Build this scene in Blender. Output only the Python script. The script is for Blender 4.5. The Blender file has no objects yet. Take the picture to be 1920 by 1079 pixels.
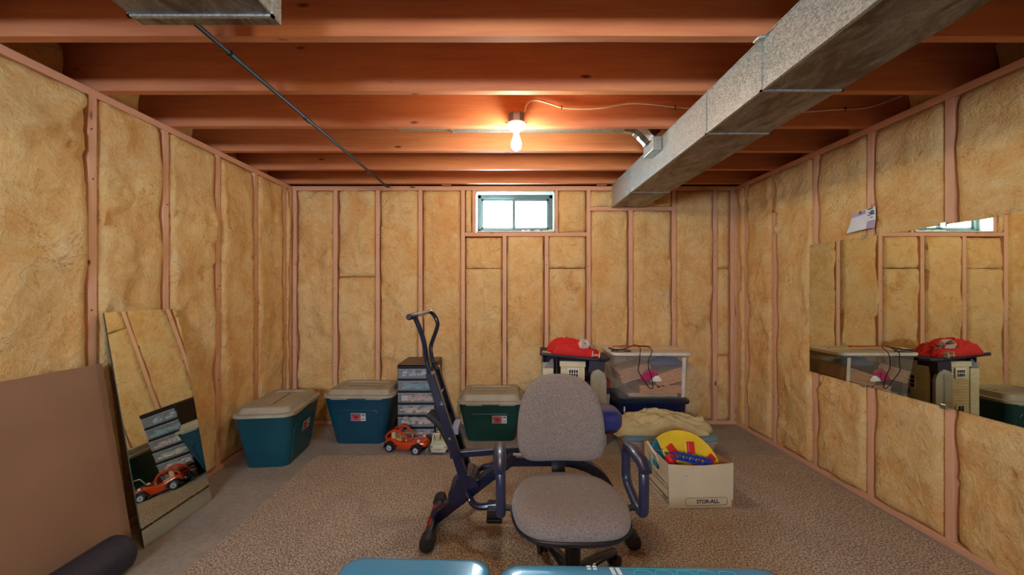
import bpy, bmesh, math, random
from mathutils import Vector, Matrix, noise
random.seed(7)
R = math.radians
S = bpy.context.scene
COL = S.collection
CAMZ = 1.29
F = 700.0

# ------------------------------------------------------------------ camera
cd = bpy.data.cameras.new('camera'); cam = bpy.data.objects.new('camera', cd); COL.objects.link(cam)
cd.sensor_width = 36; cd.lens = F / 1920 * 36; cd.clip_start = .02
cd.shift_x = 14 / 1920; cd.shift_y = 5.5 / 1920
cam.location = (0, 0, CAMZ); cam.rotation_euler = (R(90), 0, 0)
S.camera = cam

# ------------------------------------------------------------------ light and exposure
wd = bpy.data.worlds.new('sky'); S.world = wd; wd.use_nodes = True
bgn = wd.node_tree.nodes['Background']
bgn.inputs[0].default_value = (0.66, 0.86, 1.0, 1); bgn.inputs[1].default_value = 66.0
BULB_STRENGTH = 300.0
BULB_COLOR = (1.0, 0.84, 0.60)
S.view_settings.view_transform = 'Standard'; S.view_settings.look = 'None'
S.view_settings.gamma = 1; S.view_settings.use_curve_mapping = False
S.view_settings.exposure = 0.58
S.cycles.max_bounces = 10; S.cycles.diffuse_bounces = 6; S.cycles.transparent_max_bounces = 16
S.cycles.sample_clamp_indirect = 6.0
S.cycles.use_denoising = True
S.cycles.caustics_reflective = False; S.cycles.caustics_refractive = False
pl = bpy.data.lights.new('window_portal', 'AREA'); pl.shape = 'RECTANGLE'; pl.size = .70; pl.size_y = .34
pl.cycles.is_portal = True
po = bpy.data.objects.new('window_portal', pl); COL.objects.link(po)
po.location = (.105, 3.80, 2.05); po.rotation_euler = (R(-90), 0, 0)
# added cool fill behind the camera; unseen rear window built around it
al = bpy.data.lights.new('rear_fill_light', 'AREA'); al.shape = 'RECTANGLE'; al.size = 1.3; al.size_y = .4
al.energy = 76; al.color = (.66, .80, 1.0)
ao = bpy.data.objects.new('rear_fill_light', al); COL.objects.link(ao)
ao.location = (-.75, -2.36, 1.80); ao.rotation_euler = (R(90), 0, 0)

# ------------------------------------------------------------------ helpers
def W(px, py, Y):
    return Vector(((px - 946) * Y / F, Y, CAMZ - (py - 545) * Y / F))

def lin(c):
    return tuple((v / 255 / 12.92 if v / 255 <= .04045 else ((v / 255 + .055) / 1.055) ** 2.4) for v in c) + (1,)

MATS = {}
class N:
    def __init__(s, m):
        m.use_nodes = True; s.t = m.node_tree; s.b = s.t.nodes['Principled BSDF']
    def n(s, typ, **kw):
        x = s.t.nodes.new(typ)
        for k, v in kw.items():
            if k in x.inputs: x.inputs[k].default_value = v
            else: setattr(x, k, v)
        return x
    def l(s, a, b): s.t.links.new(a, b)
    def coords(s, scale=(1, 1, 1)):
        tc = s.n('ShaderNodeTexCoord'); mp = s.n('ShaderNodeMapping'); mp.inputs['Scale'].default_value = scale
        oi = s.n('ShaderNodeObjectInfo'); ad = s.n('ShaderNodeVectorMath', operation='MULTIPLY_ADD')
        ad.inputs[1].default_value = (37, 11, 23)
        s.l(oi.outputs['Random'], ad.inputs[0]); s.l(tc.outputs['Object'], ad.inputs[2])
        s.l(ad.outputs[0], mp.inputs[0]); return mp.outputs[0]
    def noise(s, v, scale, detail=4, rough=.55, dist=0):
        x = s.n('ShaderNodeTexNoise'); x.inputs['Scale'].default_value = scale; x.inputs['Detail'].default_value = detail
        x.inputs['Roughness'].default_value = rough; x.inputs['Distortion'].default_value = dist
        s.l(v, x.inputs['Vector']); return x.outputs['Fac']
    def ramp(s, f, stops):
        x = s.n('ShaderNodeValToRGB'); e = x.color_ramp.elements
        while len(e) < len(stops): e.new(.5)
        for i, (p, c) in enumerate(stops):
            e[i].position = p; e[i].color = c if len(c) == 4 else lin(c)
        s.l(f, x.inputs[0]); return x.outputs[0]
    def mix(s, f, a, b, mode='MIX'):
        x = s.n('ShaderNodeMix', data_type='RGBA', blend_type=mode)
        if isinstance(f, (int, float)): x.inputs[0].default_value = f
        else: s.l(f, x.inputs[0])
        for q, v in ((6, a), (7, b)):
            if isinstance(v, tuple): x.inputs[q].default_value = v
            else: s.l(v, x.inputs[q])
        return x.outputs[2]
    def bump(s, h, strength, dist=.01):
        x = s.n('ShaderNodeBump'); x.inputs['Strength'].default_value = strength; x.inputs['Distance'].default_value = dist
        s.l(h, x.inputs['Height']); s.l(x.outputs[0], s.b.inputs['Normal']); return x

def newmat(name):
    m = bpy.data.materials.new(name); return m, N(m)

def plain(name, c, rough=.5, metal=0, var=.12, vs=9, bump=0, bs=60, spec=.5, coat=0):
    if name in MATS: return MATS[name]
    m, n = newmat(name); c = lin(c)
    v = n.coords(); f = n.noise(v, vs, 3)
    d = tuple(x * (1 - var) for x in c[:3]) + (1,); e = tuple(min(1, x * (1 + var)) for x in c[:3]) + (1,)
    n.l(n.ramp(f, [(.3, d), (.7, e)]), n.b.inputs['Base Color'])
    n.b.inputs['Roughness'].default_value = rough; n.b.inputs['Metallic'].default_value = metal
    n.b.inputs['Specular IOR Level'].default_value = spec; n.b.inputs['Coat Weight'].default_value = coat
    if bump: n.bump(n.noise(v, bs, 5), bump, .004)
    MATS[name] = m; return m

def clear_plastic(name, c, alpha=.35, rough=.25):
    m, n = newmat(name)
    n.b.inputs['Base Color'].default_value = lin(c); n.b.inputs['Roughness'].default_value = rough
    v = n.coords(); f = n.noise(v, 6, 4)
    n.l(n.ramp(f, [(.3, (alpha * .93,) * 3 + (1,)), (.75, (min(1, alpha * 1.07),) * 3 + (1,))]), n.b.inputs['Alpha'])
    MATS[name] = m; return m

def wood(name, a, b, axis, knots=True, rough=.7):
    m, n = newmat(name)
    sc = [14, 14, 14]; sc[axis] = 1.1
    v = n.coords(tuple(sc)); v1 = n.coords()
    g = n.noise(v, 2.4, 5, .6, .6); big = n.noise(v1, 1.6, 3)
    c = n.ramp(g, [(.25, a), (.75, b)])
    c = n.mix(.35, c, n.ramp(big, [(.3, a), (.7, b)]))
    if knots:
        sk = [16, 16, 16]; sk[axis] = 5.5
        vk = n.coords(tuple(sk)); vo = n.n('ShaderNodeTexVoronoi'); vo.inputs['Scale'].default_value = .55; n.l(vk, vo.inputs['Vector'])
        k = n.ramp(vo.outputs['Distance'], [(.04, (1, 1, 1, 1)), (.11, (0, 0, 0, 1))])
        gate = n.ramp(n.noise(v1, 4.5, 1), [(.45, (0, 0, 0, 1)), (.50, (1, 1, 1, 1))])
        kk = n.mix(1.0, k, gate, 'MULTIPLY')
        c = n.mix(kk, c, lin((86, 44, 34)))
    n.l(c, n.b.inputs['Base Color']); n.b.inputs['Roughness'].default_value = rough
    n.bump(g, .25, .003)
    MATS[name] = m; return m

class G:
    """collects shapes, then becomes one mesh object"""
    def __init__(s): s.b = bmesh.new(); s.sm = False
    def box(s, lo, hi, bev=0, M=None):
        c = [(lo[i] + hi[i]) / 2 for i in range(3)]; d = [abs(hi[i] - lo[i]) for i in range(3)]
        r = bmesh.ops.create_cube(s.b, size=1); vs = r['verts']
        bmesh.ops.scale(s.b, vec=d, verts=vs); bmesh.ops.translate(s.b, vec=c, verts=vs)
        if bev:
            es = list({e for v in vs for e in v.link_edges})
            q = bmesh.ops.bevel(s.b, geom=es, offset=min(bev, min(d) * .49), segments=2, affect='EDGES', profile=.5)
            vs = list({v for f in q['faces'] for v in f.verts} | {v for v in vs if v.is_valid})
        if M is not None: bmesh.ops.transform(s.b, matrix=M, verts=vs)
        return s
    def face(s, pts):
        s.b.faces.new([s.b.verts.new(p) for p in pts]); return s
    def tube(s, pts, r, seg=10, caps=True, flat=None, closed=False):
        pts = [Vector(p) for p in pts]; n = len(pts)
        rs = r if isinstance(r, (list, tuple)) else [r] * n
        up = None; rings = []
        for i, p in enumerate(pts):
            if closed: t = (pts[(i + 1) % n] - pts[i - 1])
            else: t = (pts[min(i + 1, n - 1)] - pts[max(i - 1, 0)])
            t.normalize()
            if up is None:
                up = Vector((0, 0, 1)) if abs(t.z) < .9 else Vector((0, 1, 0))
            up = (up - t * up.dot(t)).normalized(); sd = t.cross(up)
            ring = []
            for k in range(seg):
                a = 2 * math.pi * (k + .5) / seg
                fx, fy = (flat if flat else (1, 1))
                ring.append(s.b.verts.new(p + (sd * math.cos(a) * fx + up * math.sin(a) * fy) * rs[i]))
            rings.append(ring)
        m = n if closed else n - 1
        for i in range(m):
            A, Bq = rings[i], rings[(i + 1) % n]
            for k in range(seg):
                s.b.faces.new((A[k], A[(k + 1) % seg], Bq[(k + 1) % seg], Bq[k]))
        if caps and not closed:
            s.b.faces.new(rings[0][::-1]); s.b.faces.new(rings[-1])
        return s
    def lathe(s, prof, c=(0, 0, 0), seg=24, M=None):
        vs = []; rings = []
        for r, z in prof:
            ring = [s.b.verts.new((c[0] + r * math.cos(2 * math.pi * k / seg), c[1] + r * math.sin(2 * math.pi * k / seg), c[2] + z)) for k in range(seg)]
            rings.append(ring); vs += ring
        for A, Bq in zip(rings, rings[1:]):
            for k in range(seg): s.b.faces.new((A[k], A[(k + 1) % seg], Bq[(k + 1) % seg], Bq[k]))
        s.b.faces.new(rings[0][::-1]); s.b.faces.new(rings[-1])
        if M is not None: bmesh.ops.transform(s.b, matrix=M, verts=vs)
        return s
    def loft(s, loops, cap=True, M=None):
        rings = [[s.b.verts.new(p) for p in L] for L in loops]
        n = len(rings[0])
        for A, Bq in zip(rings, rings[1:]):
            for k in range(n): s.b.faces.new((A[k], A[(k + 1) % n], Bq[(k + 1) % n], Bq[k]))
        if cap: s.b.faces.new(rings[0][::-1]); s.b.faces.new(rings[-1])
        if M is not None: bmesh.ops.transform(s.b, matrix=M, verts=[v for r in rings for v in r])
        return s
    def prism(s, poly, z0, z1, M=None):
        return s.loft([[(x, y, z0) for x, y in poly], [(x, y, z1) for x, y in poly]], True, M)
    def make(s, name, mat, parent=None, smooth=False, bevel=0, auto=35):
        bmesh.ops.recalc_face_normals(s.b, faces=s.b.faces)
        me = bpy.data.meshes.new(name); s.b.to_mesh(me); s.b.free()
        o = bpy.data.objects.new(name, me); COL.objects.link(o)
        me.materials.append(mat)
        if smooth:
            for p in me.polygons: p.use_smooth = True
            me.set_sharp_from_angle(angle=R(auto))
        if parent is not None: o.parent = parent
        if bevel:
            md = o.modifiers.new('b', 'BEVEL'); md.width = bevel; md.segments = 2; md.limit_method = 'ANGLE'; md.angle_limit = R(40)
        return o

def rrect(w, d, r, z, n=5, cx=0, cy=0):
    r = min(r, w / 2 - 1e-4, d / 2 - 1e-4); P = []
    for sx, sy, a0 in ((1, 1, 0), (-1, 1, 90), (-1, -1, 180), (1, -1, 270)):
        for k in range(n + 1):
            a = R(a0 + 90 * k / n)
            P.append((cx + sx * (w / 2 - r) + r * math.cos(a), cy + sy * (d / 2 - r) + r * math.sin(a), z))
    return P

def fillet(pts, r, n=5):
    pts = [Vector(p) for p in pts]; out = [pts[0]]
    for a, b, c in zip(pts, pts[1:], pts[2:]):
        d1 = (a - b); d2 = (c - b); q = min(r, d1.length * .49, d2.length * .49)
        p1 = b + d1.normalized() * q; p2 = b + d2.normalized() * q
        for k in range(n + 1):
            t = k / n; out.append(p1 * (1 - t) ** 2 + b * 2 * t * (1 - t) + p2 * t * t)
    return out + [pts[-1]]

def smooth_path(pts, n=6):
    pts = [Vector(p) for p in pts]; P = [pts[0]] + pts + [pts[-1]]; out = []
    for i in range(1, len(P) - 2):
        a, b, c, d = P[i - 1:i + 3]
        for k in range(n):
            t = k / n
            out.append(.5 * ((2 * b) + (c - a) * t + (2 * a - 5 * b + 4 * c - d) * t * t + (3 * b - a - 3 * c + d) * t ** 3))
    return out + [pts[-1]]

def thing(name, label, cat, loc=(0, 0, 0), rz=0, group=None):
    o = bpy.data.objects.new(name, None); COL.objects.link(o); o.empty_display_size = .1
    o.location = loc; o.rotation_euler = (0, 0, rz); return tag(o, label, cat, group)
def tag(o, label, cat, group=None):
    o['label'] = label; o['category'] = cat
    if group: o['group'] = group
    return o
def struct(o): o['kind'] = 'structure'; return o
def sempty(name):
    o = bpy.data.objects.new(name, None); COL.objects.link(o); return struct(o)

def text(name, body, size, mat, parent, M, bold=0.0, extrude=.0006):
    cu = bpy.data.curves.new(name, 'FONT'); cu.body = body; cu.size = size; cu.extrude = extrude; cu.offset = bold
    cu.align_x = 'CENTER'; cu.align_y = 'CENTER'
    t = bpy.data.objects.new(name, cu); COL.objects.link(t)
    dg = bpy.context.evaluated_depsgraph_get()
    me = bpy.data.meshes.new_from_object(t.evaluated_get(dg)); bpy.data.objects.remove(t)
    o = bpy.data.objects.new(name, me); COL.objects.link(o); me.materials.clear(); me.materials.append(mat)
    me.transform(M); o.parent = parent; return o

def T(x, y, z): return Matrix.Translation((x, y, z))
def RX(a): return Matrix.Rotation(R(a), 4, 'X')
def RY(a): return Matrix.Rotation(R(a), 4, 'Y')
def RZ(a): return Matrix.Rotation(R(a), 4, 'Z')

# ------------------------------------------------------------------ materials
def insulation(name):
    m, n = newmat(name); v = n.coords()
    big = n.noise(v, 3.0, 6, .62, 1.0); mid = n.noise(v, 11, 6, .65, 1.2); fine = n.noise(v, 70, 5, .7)
    c = n.ramp(big, [(.28, (224, 158, 88)), (.42, (230, 180, 108)), (.54, (236, 200, 134)), (.66, (238, 208, 150)), (.8, (228, 212, 176))])
    c = n.mix(.33, c, n.ramp(mid, [(.32, (206, 136, 70)), (.48, (232, 184, 112)), (.66, (240, 216, 168))]))
    # thin fibre creases
    cr = n.noise(v, 3.4, 7, .56, 1.6)
    ab = n.n('ShaderNodeMath', operation='SUBTRACT'); ab.inputs[1].default_value = .5; n.l(cr, ab.inputs[0])
    ab2 = n.n('ShaderNodeMath', operation='ABSOLUTE'); n.l(ab.outputs[0], ab2.inputs[0])
    ln = n.ramp(ab2.outputs[0], [(0, (1, 1, 1, 1)), (.007, (0, 0, 0, 1))])
    gate = n.ramp(n.noise(v, 4, 2), [(.46, (0, 0, 0, 1)), (.58, (.75, .75, .75, 1))])
    c = n.mix(n.mix(1.0, ln, gate, 'MULTIPLY'), c, lin((150, 88, 42)))
    c = n.mix(.16, c, n.ramp(fine, [(.3, (150, 98, 50)), (.7, (255, 232, 190))]))
    n.l(c, n.b.inputs['Base Color']); n.b.inputs['Roughness'].default_value = .95
    n.b.inputs['Specular IOR Level'].default_value = .1
    ad = n.n('ShaderNodeMath', operation='MULTIPLY_ADD'); ad.inputs[1].default_value = .35; n.l(fine, ad.inputs[0]); n.l(mid, ad.inputs[2])
    ad2 = n.n('ShaderNodeMath', operation='MULTIPLY_ADD'); ad2.inputs[1].default_value = 1.6; n.l(big, ad2.inputs[0]); n.l(ad.outputs[0], ad2.inputs[2])
    n.bump(ad2.outputs[0], .62, .045)
    MATS[name] = m; return m
INS = insulation('fibreglass_wool')
STUD = wood('stud_pine', (204, 150, 116), (226, 180, 144), 2)
PLATE_X = wood('plate_pine_x', (204, 144, 112), (224, 172, 136), 0)
PLATE_Y = wood('plate_pine_y', (204, 144, 112), (224, 172, 136), 1)
JOIST = wood('joist_spruce', (182, 102, 72), (214, 146, 94), 0)

def mk_sub():
    m, n = newmat('subfloor_board'); v = n.coords((1, 1, 1))
    n.l(n.ramp(n.noise(v, 22, 5, .7), [(.3, (120, 72, 52)), (.7, (168, 112, 78))]), n.b.inputs['Base Color'])
    n.b.inputs['Roughness'].default_value = .85; return m
SUB = mk_sub()
def mk_conc(name, a, b, c3):
    m, n = newmat(name); v = n.coords()
    c = n.ramp(n.noise(v, 2.2, 7, .6, .3), [(.3, a), (.55, b), (.75, c3)])
    c = n.mix(.25, c, n.ramp(n.noise(v, 40, 5, .7), [(.3, (70, 62, 54)), (.7, (190, 182, 170))]))
    c = n.mix(n.ramp(n.noise(v, 6, 6, .7, 1), [(.62, (0, 0, 0, 1)), (.72, (.5, .5, .5, 1))]), c, lin((78, 68, 58)))
    n.l(c, n.b.inputs['Base Color']); n.b.inputs['Roughness'].default_value = .75
    n.bump(n.noise(v, 50, 6), .25, .003); return m
CONC = mk_conc('floor_concrete', (142, 132, 118), (164, 154, 140), (180, 170, 154))
CONCW = mk_conc('wall_concrete', (96, 84, 74), (116, 102, 90), (130, 116, 100))
def mk_carpet():
    m, n = newmat('berber_carpet'); v = n.coords()
    s1 = n.noise(v, 120, 2, .6); s2 = n.noise(v, 230, 2, .6); bg = n.noise(v, 3, 4)
    c = n.ramp(s1, [(.41, (78, 62, 54)), (.47, (150, 130, 112)), (.53, (202, 184, 160)), (.6, (238, 224, 204))])
    c = n.mix(.35, c, n.ramp(s2, [(.42, (96, 78, 66)), (.58, (222, 202, 176))]))
    c = n.mix(.22, c, n.ramp(bg, [(.3, (146, 122, 102)), (.7, (190, 170, 146))]))
    n.l(c, n.b.inputs['Base Color']); n.b.inputs['Roughness'].default_value = 1; n.b.inputs['Specular IOR Level'].default_value = .05
    n.bump(s1, .8, .01); return m
CARPET = mk_carpet()
def mk_galv(name, dust):
    m, n = newmat(name); v = n.coords()
    vo = n.n('ShaderNodeTexVoronoi'); vo.inputs['Scale'].default_value = 170; n.l(v, vo.inputs['Vector'])
    c = n.ramp(vo.outputs['Color'], [(.2, (150, 156, 156)), (.8, (186, 192, 190))])
    ru = n.ramp(vo.outputs['Color'], [(.2, (.36,) * 3 + (1,)), (.9, (.5,) * 3 + (1,))])
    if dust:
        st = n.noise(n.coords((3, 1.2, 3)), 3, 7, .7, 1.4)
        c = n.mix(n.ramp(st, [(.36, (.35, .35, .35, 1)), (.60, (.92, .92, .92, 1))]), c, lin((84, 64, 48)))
    n.l(c, n.b.inputs['Base Color']); n.l(ru, n.b.inputs['Roughness']); n.b.inputs['Metallic'].default_value = .6
    n.bump(n.noise(v, 5, 2), .2, .01); return m
GALV = mk_galv('galvanised_steel', False); GALVD = mk_galv('dusty_galvanised_steel', True)
BLACKP = plain('black_plastic', (26, 24, 30), .38)
NAVYM = plain('dark_blue_steel', (22, 26, 52), .3, .3, coat=.5)
CHROME = plain('chrome', (205, 208, 212), .15, 1, .05)
NAIL = plain('nail_steel', (52, 40, 36), .5, .6)
MIRROR = plain('mirror_silver', (226, 230, 214), .015, 1, .01)
GEDGE = plain('glass_edge', (70, 96, 84), .15)
WHITE = plain('white_plastic', (230, 226, 214), .45)
BLUEV = None

# ------------------------------------------------------------------ setting
XL, XR, YB, ZT = -2.04, 2.225, 3.59, 2.29     # inner faces of studs, top of plate
YR = -2.42
g = G().box((-2.6, YR - .3, -.12), (2.7, 4.1, 0)); floor = struct(g.make('floor', CONC))
# carpet: a cut remnant lying on the slab
cg = G(); x0, x1, y0, y1 = -1.45, 2.18, -1.9, 2.9
loop = []
def edge(a, b, n, ax):
    for k in range(n):
        t = k / n; x = a[0] + (b[0] - a[0]) * t; y = a[1] + (b[1] - a[1]) * t
        j = (noise.noise(Vector((x * 9, y * 9, 3))) * .008)
        loop.append((x + (j if ax else 0), y + (0 if ax else j)))
edge((x0, y0), (x1, y0), 60, 0); edge((x1, y0), (x1, y1), 60, 1); edge((x1, y1), (x0, y1), 120, 0); edge((x0, y1), (x0, y0), 140, 1)
cg.prism(loop, .0005, .011)
tag(cg.make('carpet', CARPET), 'tan and brown speckled carpet remnant covering most of the concrete floor', 'carpet')

def batt(parent, u0, u1, z0, z1, place, seed, bulge=.018, torn=0, depth=.07, flat=None):
    """one batt in a bay; place(u, depth, z) -> world point, depth>0 goes into the room"""
    w = u1 - u0; h = z1 - z0
    nu = max(5, int(w / .022)); nz = max(5, int(h / .03)); b = G(); V = []
    for j in range(nz + 1):
        row = []
        tz = j / nz; z = z0 + h * tz
        for i in range(nu + 1):
            tu = i / nu
            eu = min(tu, 1 - tu) * w; ez = min(tz, 1 - tz) * h
            u = u0 + w * tu
            if i in (0, nu): u += (1 if i == 0 else -1) * max(0, .004 + .008 * noise.noise(Vector((seed, z * 5, i * 3.3))))
            tuck = -depth * .5 * math.exp(-eu / (.0035 + .004 * max(0, noise.noise(Vector((z * 3, seed, i > nu / 2)))))) - .014 * math.exp(-ez / .006)
            nn = noise.fractal(Vector((u * 4 + seed * 3.1, z * 3.2, seed)), 1, 2, 4) * bulge
            rid = noise.noise(Vector((u * 4.2 + seed, z * 2.6, seed * 1.7 + 5))) + .25 * noise.noise(Vector((u * 13, z * 9, seed)))
            gt = min(1, max(0, noise.noise(Vector((u * 2, z * 1.6, seed + 9))) * 5 + .2))
            cre = (-.022 * max(0, 1 - abs(rid) / .05) + (.016 * max(0, 1 - rid / .35) if rid > 0 else 0)) * gt
            d = .004 + nn + cre + .006 * min(1, eu / .05) + tuck
            if flat and flat(u, z): d = min(d, .0045)
            row.append(b.b.verts.new(place(u, d, z)))
        V.append(row)
    for j in range(nz):
        for i in range(nu):
            b.b.faces.new((V[j][i], V[j][i + 1], V[j + 1][i + 1], V[j + 1][i]))
    # rim back into the bay so that the batt is a body
    rim = V[0][:] + [V[j][-1] for j in range(1, nz + 1)] + V[-1][-2::-1] + [V[j][0] for j in range(nz - 1, 0, -1)]
    p0 = place(0, 0, 0); p1 = place(0, -1, 0); dv = (Vector(p1) - Vector(p0)) * .055
    back = [b.b.verts.new(v.co + dv * (1 if True else 0)) for v in rim]
    for k in range(len(rim)):
        b.b.faces.new((rim[k], back[k], back[(k + 1) % len(rim)], rim[(k + 1) % len(rim)]))
    o = b.make('insulation_batt', INS, parent, smooth=True, auto=70); return o

SW = .038; SD = .089
def stick(name, lo, hi, mat, parent, bev=.0025):
    return G().box(lo, hi, bev).make(name, mat, parent)
def knurl(parent, pts, ax):
    b = G()
    for p in pts: b.lathe([(.004, 0), (.004, .002)], seg=7, M=T(*p) @ ax)
    return b.make('nail_head', NAIL, parent)

# ---- back wall
wb = struct(G().box((XL - .3, YB + SD + .01, 0), (-.30, YB + .19, 2.56)).box((.51, YB + SD + .01, 0), (XR + .35, YB + .19, 2.56))
            .box((-.30, YB + SD + .01, 0), (.51, YB + .19, 1.845)).box((-.30, YB + SD + .01, 2.26), (.51, YB + .19, 2.56)).make('wall_back', CONCW))
pb = lambda u, d, z: (u, YB - d, z)
def bstud(px, z0=.038, z1=ZT - SW, w=SW):
    x = (px - 946) * YB / F
    stick('stud', (x - w / 2, YB, z0), (x + w / 2, YB + SD, z1), STUD, wb); return x
stick('top_plate', (XL - .1, YB, ZT - SW), (XR + .1, YB + SD, ZT), PLATE_X, wb)
stick('top_plate', (XL - .1, YB + .01, ZT + .0), (XR + .1, YB + SD, ZT + .008), PLATE_X, wb)
stick('bottom_plate', (XL - .1, YB, 0), (XR + .1, YB + SD, SW), PLATE_X, wb)
SILL = 1.29 + (545 - 436) * YB / F; HDR = 1.29 + (545 - 388) * YB / F
sx = {}
for p in (552, 628.5, 708, 788, 868, 1104, 1264, 1341, 1374): sx[p] = bstud(p)
for p in (888.5, 1043.5): sx[p] = bstud(p, SILL, ZT - SW, .03)
for p in (946, 1025): sx[p] = bstud(p, SW, SILL - SW)
sx[1183] = bstud(1183, SW, HDR - SW)
stick('window_sill_plate', (sx[868] + SW / 2, YB, SILL - SW), (sx[1104] - SW / 2, YB + SD, SILL), PLATE_X, wb)
stick('duct_header', (sx[1104] + SW / 2, YB, HDR - SW), (sx[1264] - SW / 2, YB + SD, HDR), PLATE_X, wb)
E = SW / 2 + .001
def bb(a, b, z0, z1, s, **k): return batt(wb, sx[a] + E, sx[b] - E, z0, z1, pb, s, **k)
zt = ZT - SW - .004; zb = SW + .002
bb(552, 628.5, zb, zt, 1, bulge=.05); bb(628.5, 708, zb, 1.42, 2, bulge=.03); bb(628.5, 708, 1.425, zt, 21, bulge=.03)
bb(708, 788, zb, zt, 3, bulge=.028); bb(788, 868, zb, zt, 4)
bb(868, 946, zb, 1.50, 5); bb(868, 946, 1.505, SILL - SW - .012, 6, bulge=.03)
bb(946, 1025, zb, SILL - SW - .004, 7); bb(1025, 1104, zb, 1.50, 8, bulge=.026); bb(1025, 1104, 1.508, SILL - SW - .004, 9)
batt(wb, sx[868] + E, sx[888.5] - .017, SILL + .002, zt, pb, 10, bulge=.006)
batt(wb, sx[1043.5] + .017, sx[1104] - E, SILL + .002, zt, pb, 11)
bb(1104, 1183, zb, HDR - SW - .004, 12, bulge=.026); bb(1183, 1264, zb, HDR - SW - .004, 13, bulge=.026)
bb(1104, 1264, HDR + .003, zt, 14)
bb(1264, 1341, zb, zt, 15, bulge=.03)
bb(1341, 1374, zb, .66, 16, bulge=.006); bb(1341, 1374, .665, 1.5, 17, bulge=.006); bb(1341, 1374, 1.505, zt, 18, bulge=.006)
batt(wb, XL - .06, sx[552] - E, zb, zt, pb, 19, bulge=.004); batt(wb, sx[1374] + E, XR + .05, zb, zt, pb, 20, bulge=.004)
knurl(wb, [(sx[p] + random.uniform(-.006, .006), YB + .001, z) for p in sx for z in [random.uniform(.5, 2.1) for _ in range(3)] if z < 1.8 or p not in (946, 1025, 1183)], RX(90))

# ---- side walls
def side(name, X, s, studs, seeds, gap=None):
    """s=-1: wall on the left (room to +x); s=+1: wall on the right"""
    w = struct(G().box((X + s * (SD + .01), YR - .1, 0), (X + s * (SD + .30), YB + .35, ZT - .005)).box((X + s * .37, YR - .1, ZT - .005), (X + s * .45, YB + .35, 2.56)).make(name, CONCW))
    x0, x1 = sorted((X, X + s * SD))
    stick('top_plate', (x0, YR, ZT - SW), (x1, YB, ZT), PLATE_Y, w)
    stick('bottom_plate', (x0, YR, 0), (x1, YB, SW), PLATE_Y, w)
    for y in studs: stick('stud', (x0, y - SW / 2, SW), (x1, y + SW / 2, ZT - SW), STUD, w)
    pf = lambda u, d, z: (X - s * d, u, z)
    ys = sorted(studs)
    for i, (a, b) in enumerate(zip(ys, ys[1:])):
        batt(w, a + E, b - E, zb, zt, pf, seeds + i * 1.37, bulge=.024 if s < 0 else .02, flat=(lambda u, z: u < 2.74 and .67 < z < 1.655) if s > 0 else None)
    if YB - ys[-1] > .06: batt(w, ys[-1] + E, YB - .004, zb, zt, pf, seeds + 50, bulge=.004)
    knurl(w, [(X - s * .0008, y + random.uniform(-.008, .008), z) for y in ys for z in [random.uniform(.4, 2.1) for _ in range(3)]], RY(90))
    # rim above the plate: batts stuffed between the joists
    pr = lambda u, d, z: (X + s * (.165 if s < 0 else .21) - s * d, u, z)
    for k in range(-9, 6):
        a = 1.467 + .4025 * k + SW
        batt(w, a + .003, min(a + .36, YB + .02), ZT + .004, 2.525, pr, seeds + 80 + k, bulge=.045)
    return w
LST = [3.565, 3.47, 3.065, 2.66, 2.25, 1.85] + [1.85 - .4064 * k for k in range(1, 11)]
RST = [3.565, 3.44, 3.085, 2.675, 2.272, 1.868] + [1.868 - .4064 * k for k in range(1, 11)]
wl = side('wall_left', XL, -1, LST, 100); wr = side('wall_right', XR, 1, RST, 200)

# ---- rear wall behind the camera, with an added window framing the fill light
wz = [(-2.4, -1.4), (.2, 2.5)]
rw = G()
for a, b in wz: rw.box((a, YR - .15, 0), (b, YR, 2.56))
rw.box((-1.4, YR - .15, 0), (.2, YR, 1.55)).box((-1.4, YR - .15, 2.05), (.2, YR, 2.56))
rear = struct(rw.make('wall_rear', plain('plaster', (206, 188, 160), .9)))
rwf = struct(G().box((-1.42, YR - .02, 1.52), (-.08 + .28, YR + .012, 1.56)).box((-1.42, YR - .02, 2.04), (.22, YR + .012, 2.08)).box((-1.42, YR - .02, 1.52), (-1.38, YR + .012, 2.08)).box((.18, YR - .02, 1.52), (.22, YR + .012, 2.08)).make('added_rear_window', WHITE))
G().box((-1.4, YR - .12, 1.55), (.2, YR - .11, 2.05)).make('shade', plain('added_window_shade', (214, 220, 226), .8), rwf)

# ---- ceiling
ceil = struct(G().box((-2.5, YR - .15, 2.53), (2.7, YB + .4, 2.56)).make('ceiling', SUB))
for k in range(-9, 6):
    y = 1.467 + .4025 * k
    b = G(); n = 60; L0, L1 = XL - .33, XR + .36
    prof = lambda x: 0.0022 * noise.noise(Vector((x * 1.3, k * 3.3, 0)))
    lo = []
    for i in range(n + 1):
        x = L0 + (L1 - L0) * i / n; zz = prof(x) + .0012 * noise.noise(Vector((x * 22, k, 4)))
        lo.append([(x, y, 2.29 + max(0, zz)), (x, y + SW, 2.29 + max(0, zz)), (x, y + SW, 2.53), (x, y, 2.53)])
    b.loft(lo).make('joist', JOIST, ceil)
# short cross blocks at the back plate
for px in (828, 1120): stick('joist_blocking', (W(px, 345, 3.55).x, 3.52, 2.292), (W(px, 345, 3.55).x + .09, 3.585, 2.315), PLATE_X, ceil)

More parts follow.
